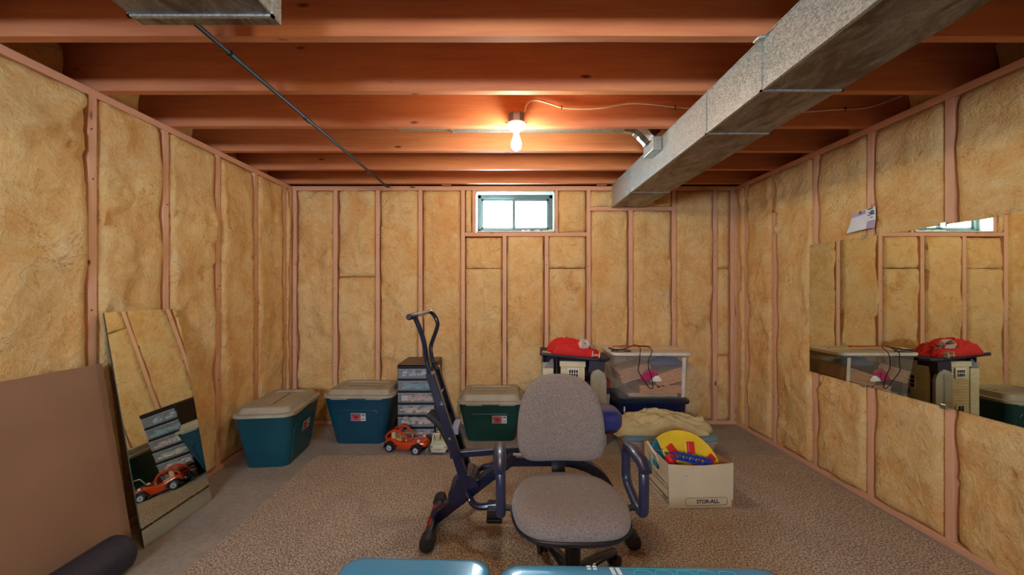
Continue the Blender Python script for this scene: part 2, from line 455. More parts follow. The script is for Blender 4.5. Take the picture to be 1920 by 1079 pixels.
# ---- the window
win = sempty('window_1')
CYAN = plain('window_buck_white', (222, 232, 218), .6); GREY = plain('window_frame_grey', (74, 88, 92), .5)
xa, xb2 = -.272, .482; za, zb3 = 1.29 + (545 - 435) * YB / F, 1.29 + (545 - 358.5) * YB / F
b = G(); t = .008
b.box((xa, YB - .006, za), (xa + t, YB + .18, zb3)).box((xb2 - t, YB - .006, za), (xb2, YB + .18, zb3)).box((xa, YB - .006, zb3 - .014), (xb2, YB + .18, zb3)).box((xa, YB - .006, za), (xb2, YB + .18, za + .008))
b.make('window_lining', CYAN, win)
def frame(bx, x0, x1, z0, z1, w, y0, y1):
    return bx.box((x0, y0, z0), (x0 + w, y1, z1)).box((x1 - w, y0, z0), (x1, y1, z1)).box((x0, y0, z0), (x1, y1, z0 + w)).box((x0, y0, z1 - w), (x1, y1, z1))
frame(G(), xa + t, xb2 - t, za + .008, zb3 - .014, .034, YB + .10, YB + .16).make('window_frame', GREY, win, bevel=.003)
AL = plain('aluminium_sash', (110, 126, 126), .4, .3)
fx0, fx1, fz0, fz1 = xa + .042, xb2 - .042, za + .042, zb3 - .048
sash = frame(G(), fx0, fx1, fz0, fz1, .02, YB + .12, YB + .15).make('window_sash', AL, win, bevel=.002)
xm = (fx0 + fx1) / 2 - .012
G().box((xm - .013, YB + .106, fz0), (xm + .013, YB + .15, fz1), .002).make('mullion', GREY, win)
def mk_glass(name, tr, dirt):
    m = bpy.data.materials.new(name); m.use_nodes = True; t = m.node_tree; n = N(m)
    gl = n.n('ShaderNodeBsdfGlossy'); gl.inputs['Roughness'].default_value = .05
    tp = n.n('ShaderNodeBsdfTransparent'); df = n.n('ShaderNodeBsdfDiffuse'); df.inputs[0].default_value = (.6, .66, .64, 1)
    v = n.coords(); n.l(n.ramp(n.noise(v, 6, 5), [(.3, tuple(x * .9 for x in tr) + (1,)), (.7, tr + (1,))]), tp.inputs[0])
    a = n.n('ShaderNodeMixShader'); n.l(n.ramp(n.noise(v, 11, 6, .7), [(.4, (dirt * .4,) * 3 + (1,)), (.8, (dirt,) * 3 + (1,))]), a.inputs[0]); n.l(tp.outputs[0], a.inputs[1]); n.l(df.outputs[0], a.inputs[2])
    b = n.n('ShaderNodeMixShader'); b.inputs[0].default_value = .05; n.l(a.outputs[0], b.inputs[1]); n.l(gl.outputs[0], b.inputs[2])
    n.l(b.outputs[0], t.nodes['Material Output'].inputs[0]); return m
G().box((fx0 + .02, YB + .130, fz0 + .02), (xm - .011, YB + .133, fz1 - .02)).make('window_pane', mk_glass('window_glass', (.97, .98, .97), .1), win)
o = G().box((xm + .011, YB + .138, fz0 + .02), (fx1 - .02, YB + .141, fz1 - .02)).make('window_pane', mk_glass('screened_glass', (.42, .47, .48), .35), win)
o['label'] = 'greyer screened pane'
b = G()   # scraps of foam on the sill
for i in range(16):
    x = random.uniform(.16, .45); b.box((x, YB + .01, za + .008), (x + random.uniform(.015, .05), YB + .05, za + .008 + random.uniform(.006, .018)), .004)
o = b.make('foam_scraps', plain('foam_white', (232, 226, 216), .9), win); o['kind'] = 'stuff'

# ------------------------------------------------------------------ ducts, pipes, wire, lamps on the ceiling
DX0, DX1, DZ0, DZ1 = 1.02, 1.335, 1.29 + .795, 2.289
duct = thing('air_duct', 'long rectangular galvanised air duct hung under the joists beside the bulb', 'duct', (1.18, 1.0, DZ0))
def dsec(y0, y1, par, loc, x0=DX0, x1=DX1, name='duct_section'):
    r = par.location
    b = G(); L = []
    for y in (y0, y1):
        L.append([(x0 - r.x, y - r.y, DZ0 - r.z), (x1 - r.x, y - r.y, DZ0 - r.z), (x1 - r.x, y - r.y, DZ1 - r.z), (x0 - r.x, y - r.y, DZ1 - r.z)])
    b.loft(L); me = b.make(name, GALV, par)
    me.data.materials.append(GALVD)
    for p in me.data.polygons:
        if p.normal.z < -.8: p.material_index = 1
    me.modifiers.new('b', 'BEVEL').width = .003
    return me
def flange(y, par, x0=DX0, x1=DX1):
    r = par.location; b = G(); e = .006
    for lo, hi in (((x0 - e, DZ0 - e), (x1 + e, DZ0 + .001)), ((x0 - e, DZ0 - e), (x0 + .001, DZ1 - .002)), ((x1 - .001, DZ0 - e), (x1 + e, DZ1 - .002))):
        b.box((lo[0] - r.x, y - .005 - r.y, lo[1] - r.z), (hi[0] - r.x, y + .005 - r.y, hi[1] - r.z))
    return b.make('duct_joint', GALV, par)
cuts = [-2.3, -1.2, 0, 1.48, 1.885, 3.01, 3.55]
for a, c in zip(cuts, cuts[1:]): dsec(a, c, duct, None)
for c in cuts[1:-1]: flange(c, duct)
r = duct.location
b = G().box((DX0 - .004 - r.x, -2.3 - r.y, DZ0 - .004 - r.z), (DX0 + .01 - r.x, 3.55 - r.y, DZ0 + .004 - r.z)).box((DX0 - .004 - r.x, -2.3 - r.y, DZ1 - .006 - r.z), (DX0 + .006 - r.x, 3.55 - r.y, DZ1 - r.z))
b.make('duct_seam', GALV, duct)
b = G().box((DX0 - .03 - r.x, 1.452 - r.y, DZ1 - .014 - r.z), (DX0 - r.x, 1.49 - r.y, DZ1 - .002 - r.z), .003); b.make('hanger_strap', GALV, duct)
# round branch pipe and boot
br = thing('branch_duct', 'round galvanised branch pipe running through the joist bay to the big duct', 'duct', (.4, 2.49, 2.40))
def rel(o, pts): return [Vector(p) - o.location for p in pts]
G().tube(rel(br, [(-.34, 2.49, 2.413), (.80, 2.49, 2.413)]), .066, 24).make('pipe', GALV, br, smooth=True)
G().tube(rel(br, [(-.70, 2.49, 2.413), (-.34, 2.49, 2.413)]), .058, 24).make('pipe', GALV, br, smooth=True)
G().tube(rel(br, [(-.355, 2.49, 2.413), (-.335, 2.49, 2.413)]), .070, 24).make('pipe_collar', GALV, br, smooth=True)
G().tube(rel(br, smooth_path([(.80, 2.49, 2.413), (.87, 2.49, 2.40), (.93, 2.49, 2.36), (.985, 2.49, 2.30)], 3)), [.069 + .003 * (k % 2) for k in range(10)], 12).make('elbow', CHROME, br, auto=20, smooth=True)
G().box(Vector((.955, 2.41, 2.20)) - br.location, Vector((1.018, 2.57, 2.289)) - br.location, .006).make('boot', GALV, br)
for x in (.71, -.35): G().lathe([(.004, 0), (.007, .004), (.004, .012)], seg=8, M=T(*(Vector((x, 2.47, 2.335)) - br.location))).make('screw', CHROME, br)
# left duct
LX0, LX1, LY = -1.08, -.672, 1.12
d2 = thing('air_duct', 'short rectangular galvanised duct end with capped edge above the mirror and board', 'duct', (-.87, 0, DZ0))
dsec(-2.3, LY - .04, d2, None, LX0, LX1); dsec(LY - .04, LY, d2, None, LX0 - .004, LX1 + .004, 'end_cap'); flange(LY - .042, d2, LX0, LX1)
# black iron pipe
gp = thing('gas_pipe', 'thin dark iron pipe running along beneath the joists to the back wall', 'pipe', (-1.11, 2.4, 2.262))
PZ = 2.262
G().tube(rel(gp, [(-1.13, -1.5, PZ), (-1.125, 1.6, PZ), (-1.10, 3.45, PZ)]), .0095, 10).make('pipe', plain('dark_iron', (64, 72, 78), .4, .7), gp, smooth=True)
for y in (1.55, 2.12, 3.05): G().tube(rel(gp, [(-1.125 + .012 * (y - 1.5) / 1.9, y - .022, PZ), (-1.125 + .012 * (y - 1.5) / 1.9, y + .022, PZ)]), .0135, 10).make('coupling', MATS['dark_iron'], gp, smooth=True)
G().tube(rel(gp, [(-1.10, 3.44, PZ), (-1.10, 3.475, PZ), (-1.07, 3.48, PZ)]), .014, 10).make('elbow', MATS['dark_iron'], gp, smooth=True)
# pipes in the right-hand bays
rp = thing('conduit', 'dull steel conduit crossing a dark joist bay above the right wall', 'pipe', (2.2, 1.7, 2.40))
G().tube(rel(rp, [(2.0, 1.60, 2.37), (2.3, 1.60, 2.40)]), .012, 10).make('pipe', plain('conduit', (92, 88, 120), .4, .5), rp, smooth=True)
G().tube(rel(rp, [(1.99, 1.60, 2.369), (2.03, 1.60, 2.373)]), .016, 10).make('coupling', MATS['conduit'], rp, smooth=True)

def emitter(name, col, st):
    m = bpy.data.materials.new(name); n = N(m)
    n.b.inputs['Base Color'].default_value = (1, 1, 1, 1)
    n.b.inputs['Emission Color'].default_value = col + (1,); n.b.inputs['Emission Strength'].default_value = st
    return m
BULB = emitter('lit_bulb_glass', BULB_COLOR, BULB_STRENGTH)
PORC = plain('white_porcelain', (238, 234, 224), .25)
def lamp(x, y, label):
    z = 1.29
    L = thing('ceiling_light', label, 'light', (x, y, z + .83))
    z0 = -.83
    b = G(); P = [(.05 * math.cos(R(a + 22.5)), .046 * math.sin(R(a + 22.5))) for a in range(0, 360, 45)]
    b.prism(P, .99 + z0, 1.045 + z0).make('junction_box', plain('box_steel', (132, 128, 120), .4, .7), L, bevel=.002)
    b = G().box((-.03, .04, 1.0 + z0), (.03, .062, 1.04 + z0)); b.make('mounting_bracket', MATS['box_steel'], L)
    G().lathe([(.022, .952 + z0), (.034, .956 + z0), (.05, .972 + z0), (.056, .984 + z0), (.054, .990 + z0)], seg=28).make('socket', PORC, L, smooth=True)
    for s in (-1, 1): G().tube([(s * .05, 0, .99 + z0), (s * .066, 0, 1.0 + z0)], .0022, 6).make('screw', NAIL, L)
    G().lathe([(.0005, .830 + z0), (.012, .832 + z0), (.022, .839 + z0), (.029, .850 + z0), (.0315, .864 + z0), (.030, .878 + z0), (.024, .896 + z0), (.017, .914 + z0), (.0145, .93 + z0), (.0135, .952 + z0)], seg=28).make('bulb', BULB, L, smooth=True)
    return L
lamp(.07, 2.215, 'bare lit bulb in a porcelain socket hanging from a joist near the window')
lamp(.07, .30, 'bare lit bulb in a porcelain socket above the blue bench')
# white cable
CW = plain('white_cable', (226, 206, 186), .5)
wire = thing('electrical_cable', 'white electrical cable arching from the bulb box along the joist face', 'cable', (1.1, 2.26, 2.4))
yj = 2.262
pts = [W(984, 212, 2.22), W(986, 200, 2.235), W(994, 190, 2.25), (W(1007, 188, yj)), W(1030, 194, yj), W(1055, 202, yj), W(1090, 204, yj), W(1130, 202, yj), W(1180, 194, yj), W(1225, 196, yj), W(1290, 203, yj), W(1400, 209, yj), W(1500, 210, yj), W(1560, 206, yj), W(1620, 203, yj), W(1660, 192, yj), W(1690, 181, yj)]
G().tube(rel(wire, smooth_path(pts, 5)), .0062, 8, flat=(1, .6)).make('cable_sheath', CW, wire, smooth=True)
for px, py in ((1053, 201), (1266, 201), (1585, 204)):
    p = W(px, py, yj - .003) - wire.location; G().box(p - Vector((.0018, .004, .011)), p + Vector((.0018, .008, .011))).make('staple', NAIL, wire)

# ------------------------------------------------------------------ mirrors, board, roller, card
def slab(lo_y, hi_y, xb, zb0, xt, zt0, th, s=1):
    """leaning panel: bottom line (xb,zb0), top line (xt,zt0)"""
    n = Vector((zt0 - zb0, 0, -(xt - xb))).normalized() * th
    return [(Vector((xb, 0, zb0)), Vector((xt, 0, zt0)), n)]
lm = thing('leaning_mirror', 'tall frameless mirror leaning on the left wall with a chipped top corner', 'mirror', (-1.8, 2.075, 0))
A = Vector((-1.80, 0, .003)); Bv = Vector((-2.005, 0, 1.178)); up = (Bv - A).normalized(); H = (Bv - A).length
nrm = Vector((up.z, 0, -up.x))           # faces the room
def lp(y, h, d): return A + Vector((0, y, 0)) + up * h + nrm * d - lm.location
out = [(1.862, 0), (2.288, .0), (2.290, H * .78), (2.284, H * .80), (2.288, H * .84), (2.281, H * .87), (2.289, H * .90), (2.276, H * .925), (2.281, H * .95), (2.262, H * .963), (2.272, H * .975), (2.268, H), (1.866, H)]
b = G(); b.loft([[lp(y, h, 0) for y, h in out], [lp(y, h, .004) for y, h in out]]); o = b.make('glass', GEDGE, lm)
o.data.materials.append(MIRROR)
for p in o.data.polygons:
    if p.normal.dot(nrm) > .9: p.material_index = 1
b = G(); b.loft([[lp(y, h, -.0035) for y, h in out], [lp(y, h, -.0002) for y, h in out]]).make('backing', plain('mirror_backing', (52, 34, 34), .7), lm)
# wall mirror
wm = thing('wall_mirror', 'wide frameless mirror clipped to the studs of the right wall', 'mirror', (XR - .012, 1.8, 1.16))
b = G().box((XR - .013, .95, .705), (XR - .007, 2.705, 1.62)); bmesh.ops.translate(b.b, vec=-wm.location, verts=b.b.verts)
o = b.make('glass', GEDGE, wm); o.data.materials.append(MIRROR)
for p in o.data.polygons:
    if p.normal.x < -.9: p.material_index = 1
for y, z in ((2.30, 1.62), (1.88, 1.62), (2.30, .705), (1.88, .705), (1.2, 1.62), (1.2, .705)):
    q = Vector((XR - .0145, y, z)) - wm.location
    G().box(q + Vector((-.003, -.012, -.012)), q + Vector((.009, .012, .012)), .002).make('mirror_clip', CHROME, wm)
# board
bd = thing('hardboard_sheet', 'large brown fibreboard sheet leaning on the left wall beside the tall mirror', 'board', (-1.9, 1.3, 0))
A2 = Vector((-1.85, 0, .0)); B2 = Vector((-2.008, 0, .926)); u2 = (B2 - A2).normalized(); n2 = Vector((u2.z, 0, -u2.x)); H2 = (B2 - A2).length
loops = []
for i in range(25):
    y = .2 + (1.857 - .2) * i / 24; bow = .010 * math.sin(math.pi * i / 24)
    loops.append([A2 + Vector((0, y, 0)) - bd.location, A2 + Vector((0, y, 0)) + u2 * H2 + n2 * bow - bd.location, A2 + Vector((0, y, 0)) + u2 * H2 + n2 * (bow + .006) - bd.location, A2 + Vector((0, y, 0)) + n2 * .006 - bd.location])
b = G().loft(loops); b.make('panel', plain('hardboard', (146, 110, 82), .65, 0, .08, 4, .12, 160), bd)
# foam roller
ro = thing('foam_roller', 'black textured foam roller lying in front of the brown board', 'roller', (-1.765, 1.3, .088))
b = G(); seg = 40; L = []
for r_, y in ((.02, .42), (.055, .425), (.075, .42), (.085, .405), (.0865, .39), (.0865, -.39), (.085, -.405), (.075, -.42), (.02, -.42)):
    L.append([(r_ * math.cos(2 * math.pi * k / seg), y, r_ * math.sin(2 * math.pi * k / seg)) for k in range(seg)])
b.loft(L); b.make('foam_body', plain('black_foam', (44, 42, 52), .55, 0, .2, 60, .8, 160), ro, smooth=True)
# card on the right wall
cp = thing('note_card', 'white and lilac card pinned to a stud above the wall mirror', 'card', (XR - .03, 2.28, 1.72))
b = G(); V = []
ny, nz2 = 8, 8
for i in range(ny + 1):
    row = []
    for j in range(nz2 + 1):
        a = i / ny; c = j / nz2
        y = 2.375 + (2.228 - 2.375) * a + .018 * (1 - c) * (1 - 2 * a) ; z = 1.655 + .115 * c + .012 * a * c + .012 * a
        row.append(b.b.verts.new(Vector((XR - .014 - .022 * (1 - c) ** 2, y, z)) - cp.location))
    V.append(row)
for i in range(ny):
    for j in range(nz2): b.b.faces.new((V[i][j], V[i + 1][j], V[i + 1][j + 1], V[i][j + 1]))
card = b.make('paper', plain('card_white', (222, 226, 232), .7), cp)
md = card.modifiers.new('s', 'SOLIDIFY'); md.thickness = .0012; md.offset = 1
LIL = plain('lilac_print', (176, 158, 196), .7); INK = plain('black_ink', (30, 30, 44), .6)
def cardpt(a, c, d=.002):
    y = 2.375 + (2.228 - 2.375) * a + .018 * (1 - c) * (1 - 2 * a); z = 1.655 + .115 * c + .012 * a * c + .012 * a
    return Vector((XR - .014 - .022 * (1 - c) ** 2 - d, y, z)) - cp.location
def cq(name, a0, a1, c0, c1, m, d=.002):
    b = G(); b.face([cardpt(a0, c0, d), cardpt(a1, c0, d), cardpt(a1, c1, d), cardpt(a0, c1, d)]); x = b.make(name, m, cp)
    q = x.modifiers.new('s', 'SOLIDIFY'); q.thickness = .0003; return x
cq('lilac_strip', .0, .62, .80, .99, LIL); cq('lilac_block', .72, 1, .02, .36, LIL); cq('ink_bar', .70, .99, .64, .68, INK); cq('ink_bar', .80, .92, .50, .53, INK)
q = cardpt(.83, .86, .004)
text('number', '19', .045, INK, cp, T(*q) @ RZ(-90) @ RX(90) @ RZ(-80), .0006)
G().lathe([(.009, 0), (.009, .006), (.004, .010)], seg=14, M=T(*cardpt(.42, .93, .004)) @ RY(-90)).make('push_pin', CHROME, cp, smooth=True)

# ------------------------------------------------------------------ totes
LIDM = plain('tan_lid_plastic', (160, 152, 130), .5)
def sticker(par, M):
    """picture label with barcode corner, in the plane y=0 facing -y"""
    lb = G().box((-.062, -.0012, -.034), (.062, .0, .034), M=M).make('label', plain('label_paper', (196, 190, 196), .5), par)
    G().box((-.060, -.0018, -.032), (.020, -.0012, .030), M=M).make('picture', plain('label_picture', (150, 92, 96), .5, 0, .5, 30), lb)
    G().prism([(.022 * math.cos(R(a)) * (1 + .3 * math.sin(R(a * 3))), .017 * math.sin(R(a))) for a in range(0, 360, 24)], .0018, .0026, M=M @ T(-.018, 0, -.004) @ RX(90)).make('red_motif', plain('label_red', (168, 30, 40), .5), lb)
    G().prism([(.017 * math.cos(R(a)), .008 * math.sin(R(a))) for a in range(0, 360, 24)], .0014, .0022, M=M @ T(.042, 0, .02) @ RX(90)).make('green_oval', plain('label_green', (70, 140, 120), .5), lb)
    G().box((.026, -.0018, -.030), (.058, -.0012, -.004), M=M).make('barcode_panel', WHITE, lb)
    b = G()
    for k in range(8): b.box((.029 + k * .0034, -.0022, -.024), (.0305 + k * .0034 + .0008 * (k % 2), -.0018, -.009), M=M)
    b.make('barcode', INK, lb)
    return lb
def tote(name, label, loc, rz, L, Wd, H, col, matname, top=.06, stick_x=0, group=None):
    t = thing(name, label, 'storage tote', loc, R(rz), group)
    m = plain(matname, col, .38, 0, .1, 4)
    hb = H - top - .025       # body height under the rim
    b = G(); taper = .075 * hb / .38
    Ls = []
    for z, k in ((.0, 1.06), (.008, 1.0), (hb * .5, .5), (hb, .0), (hb + .008, -.1), (hb + .02, -.1)):
        Ls.append(rrect(L - 2 * taper * k - .03, Wd - 2 * taper * .6 * k - .03, .055, z, 6))
    b.loft(Ls); b.make('body', m, t, smooth=True, auto=50)
    # raised panel outlines on the long sides
    for s in (-1, 1):
        yb = -s * (Wd / 2 - .014)
        def fp(x, z): return (x, yb + s * (taper * .6 * (1 - z / hb)) , z)
        pts = [fp(-L * .29, hb * .12), fp(-L * .31, hb * .66), fp(-L * .26, hb * .74), fp(L * .26, hb * .74), fp(L * .31, hb * .66), fp(L * .29, hb * .12)]
        G().tube(fillet(pts, .03, 4), .0045, 6).make('side_rib', m, t, smooth=True)
        G().box((-L * .13, yb - .008, hb - .018), (L * .13, yb + .008, hb + .004), .004).make('handle_lip', m, t)
    # lid: rim with grip drops + raised dome
    b = G(); z = hb
    b.loft([rrect(L, Wd, .075, z + .002, 8), rrect(L + .004, Wd + .004, .077, z + .006, 8), rrect(L, Wd, .075, z + .024, 8), rrect(L - .045, Wd - .045, .07, z + .026, 8), rrect(L - .055, Wd - .055, .06, z + .028, 8),
            rrect(L - .088, Wd - .088, .05, z + top - .004, 8), rrect(L - .098, Wd - .098, .048, z + top, 8), rrect(L - .20, Wd - .17, .03, z + top + .001, 8), rrect(L - .205, Wd - .175, .03, z + top - .007, 8), rrect(L - .25, Wd - .22, .02, z + top - .007, 8)])
    lid = b.make('lid', LIDM, t, smooth=True, auto=22)
    for s in (-1, 1):
        for e in (-1, 1):
            G().box((e * L * .13, s * (Wd / 2 - .012) - .008, z - .010), (e * L * .36, s * (Wd / 2 - .012) + .010, z + .006), .004).make('rim_skirt', LIDM, lid)
    G().box((-L * .24, -.012, z + top - .004), (L * .24, .012, z + top + .003), .003).make('lid_rib', LIDM, lid)
    yb = -(Wd / 2 - .015)
    zz = hb * .60; tilt = math.degrees(math.atan(taper * .6 / hb))
    sticker(t, T(stick_x, yb + taper * .6 * (1 - zz / hb) - .006, zz) @ RX(tilt))
    return t
tote('storage_tote', 'teal tote with domed tan lid standing against the left wall', (-1.755, 2.925, 0), 96, .60, .42, .475, (14, 78, 92), 'teal_plastic', .065, .02)
tote('storage_tote', 'teal tote with domed tan lid in the corner, beside the drawer tower', (-1.222, 3.285, 0), -1, .595, .42, .485, (12, 68, 88), 'teal_plastic_blue', .065, .01)
tote('storage_tote', 'dark green tote with domed tan lid under the window, behind the exercise machine', (-.118, 3.352, 0), 0, .575, .425, .425, (12, 62, 56), 'dark_green_plastic', .075, .075)
# marks scratched on the first lid
mk = plain('lid_marker', (92, 84, 72), .6)

# ------------------------------------------------------------------ drawer tower
tw = thing('drawer_tower', 'six-drawer plastic tower with black frame and clear drawers by the totes', 'drawer unit', (-.76, 3.39, 0))
FR = plain('tower_frame_black', (30, 26, 34), .45)
CP = clear_plastic('drawer_plastic', (200, 206, 212), .20, .3)
w2, d2_, h2 = .16, .185, .655
G().box((-w2, -d2_, h2 - .022), (w2, d2_, h2), .006).make('top', plain('tower_top', (84, 62, 52), .4), tw)
G().box((-w2, -d2_, h2 - .026), (w2, -d2_ + .01, h2 - .004), .004).make('top_edge', FR, tw)
for s in (-1, 1): G().box((s * w2 - (.006 if s > 0 else 0), -d2_ + .006, .01), (s * w2 + (0 if s > 0 else .006), d2_, h2 - .024)).make('side_panel', FR, tw)
G().box((-w2, d2_ - .006, .01), (w2, d2_, h2 - .024)).make('back_panel', FR, tw)
for i in range(7): G().box((-w2 + .006, -d2_ + .004, .004 + i * .1035), (w2 - .006, d2_ - .006, .014 + i * .1035)).make('shelf_frame', FR, tw)
clut = [(170, 186, 210), (80, 176, 186), (226, 180, 160), (234, 206, 170), (236, 200, 176), (226, 180, 160)]
for i in range(6):
    z0 = .018 + i * .1035; z1 = z0 + .083
    b = G(); b.box((-w2 + .006, -d2_ - .004, z0), (w2 - .006, -d2_ - .001, z1)).box((-w2 + .008, -d2_ - .001, z0), (-w2 + .011, d2_ - .02, z1)).box((w2 - .011, -d2_ - .001, z0), (w2 - .008, d2_ - .02, z1)).box((-w2 + .011, -d2_ - .001, z0), (w2 - .011, d2_ - .02, z0 + .003))
    dr = b.make('drawer', CP, tw)
    G().box((-w2 + .004, -d2_ - .014, z1 - .012), (w2 - .004, -d2_ - .001, z1 - .002), .004).make('drawer_lip', CP, dr)
    G().box((-.002 - .04, -d2_ - .0075, z0), (.0 - .04, -d2_ - .004, z1 - .012)).make('divider', CP, dr)
    c = G(); random.seed(40 + i)
    for k in range(26):
        x = random.uniform(-.12, .11); y = random.uniform(-.175, -.10); zz = z0 + .008 + random.uniform(0, .034)
        if i in (2, 3, 4, 0): c.tube([(x - .03, y, zz), (x + .035, y + random.uniform(-.02, .02), zz + random.uniform(0, .014))], random.uniform(.005, .010), 6)
        else: c.box((x - .015, y - .012, zz), (x + .02, y + .012, zz + random.uniform(.01, .028)), .003)
    o = c.make('contents', plain('drawer_bits_%s' % 'abcdef'[5 - i], clut[5 - i], .6, 0, .35, 40), dr); o['kind'] = 'stuff'
    if i == 3: G().box((-.13, -.17, z0 + .01), (-.075, -.16, z0 + .055)).make('white_box', WHITE, dr)
random.seed(11)

# ------------------------------------------------------------------ toy cars
OR = plain('orange_enamel', (196, 62, 18), .18, .1, .05, coat=1)
TAN = plain('toy_tan', (206, 174, 118), .5)
def loftx(b, secs):
    """secs: (x, zlo, zhi, halfwidth, round)"""
    L = []
    for x, zl, zh, hw, rr in secs:
        L.append([(x, y, z) for y, z in [(p[0], p[1]) for p in [(q[0], q[1]) for q in rrect(hw * 2, zh - zl, rr, 0, 4)]]])
        L[-1] = [(x, y, z + (zl + zh) / 2) for _, y, z in L[-1]]
    return b.loft(L)
bug = thing('toy_buggy', 'orange toy dune buggy with chrome wheels parked before the drawer tower', 'toy car', (-.785, 3.03, .0), R(-14))
b = G(); loftx(b, [(-.175, .05, .085, .05, .015), (-.165, .045, .10, .062, .02), (-.12, .035, .105, .066, .022), (-.06, .022, .088, .080, .018), (.0, .020, .084, .080, .016), (.06, .022, .092, .076, .02), (.11, .035, .104, .062, .03), (.15, .042, .098, .058, .03), (.178, .05, .08, .045, .014)])
b.make('body', OR, bug, smooth=True, auto=60)
for x in (-.115, .115):
    for s in (-1, 1):
        P = []
        b = G(); L = []
        for k in range(13):
            a = R(180 * k / 12); ri, ro_ = .040, .050
            yy0, yy1 = s * .05, s * .094
            L.append([(x + ri * math.cos(a), yy0, .034 + ri * math.sin(a)), (x + ro_ * math.cos(a), yy0, .034 + ro_ * math.sin(a)), (x + ro_ * math.cos(a), yy1, .034 + ro_ * math.sin(a)), (x + ri * math.cos(a), yy1, .034 + ri * math.sin(a))])
        b.loft(L)  .make('fender', BLACKP, bug, smooth=True, auto=50)
        wh = G().lathe([(.018, -.017), (.034, -.014), (.0355, 0), (.034, .014), (.018, .017)], seg=26, M=T(x, s * .078, .0358) @ RX(90)).make('wheel', BLACKP, bug, smooth=True)
        b = G().lathe([(.003, .019), (.021, .018), (.022, .0145), (.019, .014)], seg=20, M=T(x, s * .078, .0358) @ RX(-90 * s)); b.make('hub_cap', plain('rim_silver', (226, 228, 230), .3), wh, smooth=True)
        b = G()
        for k in range(8):
            a = R(45 * k + 10); b.box((.004, -.0016, .019), (.020, .0016, .0205), M=T(x, s * .078, .0358) @ RX(-90 * s) @ Matrix.Rotation(a, 4, 'Z'))
        b.make('spokes', plain('rim_dark', (60, 60, 66), .4, .5), wh)
# cabin shell: rear canopy arches on both sides
for s in (-1, 1):
    b = G(); arc = [(-.165, .10), (-.15, .128), (-.115, .155), (-.08, .165), (-.04, .160), (-.01, .140), (.02, .105)]
    b.tube([(v.x, s * .055, v.y) for v in smooth_path([(p[0], p[1], 0) for p in arc], 3)], .010, 8).make('roll_arch', OR, bug, smooth=True)
    G().tube([(.018, s * .053, .09), (-.02, s * .052, .155)], .0042, 6).make('windshield_post', WHITE, bug)
b = G(); arc2 = [(-.165, .10), (-.15, .128), (-.115, .155), (-.08, .165), (-.05, .163)]
b.loft([[(x, -.055, z), (x, .055, z), (x, .055, z - .005), (x, -.055, z - .005)] for x, z in arc2]).make('roof', OR, bug, smooth=True)
G().tube([(-.15, -.053, .131), (-.115, -.053, .161), (-.08, -.053, .170)], .003, 6).make('chrome_strip', CHROME, bug)
G().face([(.018, -.05, .09), (.018, .05, .09), (-.02, .048, .155), (-.02, -.048, .155)]).make('windshield', clear_plastic('toy_glass', (120, 120, 110), .3, .1), bug)
for s in (-1, 1):
    G().box((-.105, s * .028 - .024, .06), (-.03, s * .028 + .024, .095), .008).make('seat', TAN, bug)
    G().box((-.122, s * .028 - .025, .07), (-.085, s * .028 + .025, .150), .010, M=None).make('seat_back', TAN, bug)
    G().lathe([(.002, .012), (.012, .008), (.013, 0), (.009, -.012)], seg=16, M=T(.125, s * .052, .098) @ RY(90)).make('headlight', plain('lamp_cream', (226, 210, 190), .2), bug, smooth=True)
G().tube([(-.03 + .014 * math.cos(R(a)) * .4, -.02 + .018 * math.cos(R(a)), .112 + .018 * math.sin(R(a))) for a in range(0, 360, 30)], .0022, 6, closed=True).make('steering_wheel', BLACKP, bug)
G().tube([(.185, -.055, .03), (.196, -.05, .045), (.196, .05, .045), (.185, .055, .03)], .004, 8).make('front_bumper', CHROME, bug, smooth=True)
G().box((-.19, -.05, .04), (-.172, .05, .062), .004).make('rear_bumper', CHROME, bug)
G().box((-.064, -.0825, .045), (-.052, -.0790, .057)).make('door_latch', BLACKP, bug)

bt = thing('toy_convertible', 'pale green rounded toy convertible seen from behind, beside the orange buggy', 'toy car', (-.515, 3.07, 0), R(-2))
BG = plain('pale_green_enamel', (188, 196, 170), .25, 0, .05, coat=.8)
b = G(); L = []
for y, zl, zh, hw, rr in ((-.145, .03, .062, .052, .012), (-.138, .022, .075, .064, .018), (-.115, .018, .088, .070, .026), (-.08, .018, .094, .072, .026), (.0, .018, .078, .072, .02), (.06, .018, .08, .072, .02), (.10, .018, .082, .068, .026), (.135, .022, .066, .058, .02), (.15, .03, .055, .045, .012)):
    L.append([(x, y, z + (zl + zh) / 2) for x, z, _ in rrect(hw * 2, zh - zl, rr, 0, 4)])
b.loft(L).make('body', BG, bt, smooth=True, auto=60)
for y in (-.09, .095):
    for s in (-1, 1): G().lathe([(.012, -.010), (.026, -.009), (.027, 0), (.026, .009), (.012, .010)], seg=22, M=T(s * .064, y, .0272) @ RY(90)).make('wheel', BLACKP, bt, smooth=True)
fr = [(-.056, -.100, .085), (-.050, -.080, .142), (.050, -.080, .142), (.056, -.100, .085)]
G().tube(fillet(fr, .012), .006, 8).make('rear_window_frame', BG, bt, smooth=True)
fr = [(-.052, .045, .078), (-.044, .012, .158), (.044, .012, .158), (.052, .045, .078)]
G().tube(fillet(fr, .012), .0042, 8).make('windshield_frame', BG, bt, smooth=True)
G().prism([(-.022, 0), (.022, 0), (.012, .05), (-.012, .05)], 0, .004, M=T(0, -.055, .142) @ RX(62)).make('folded_hood', TAN, bt)
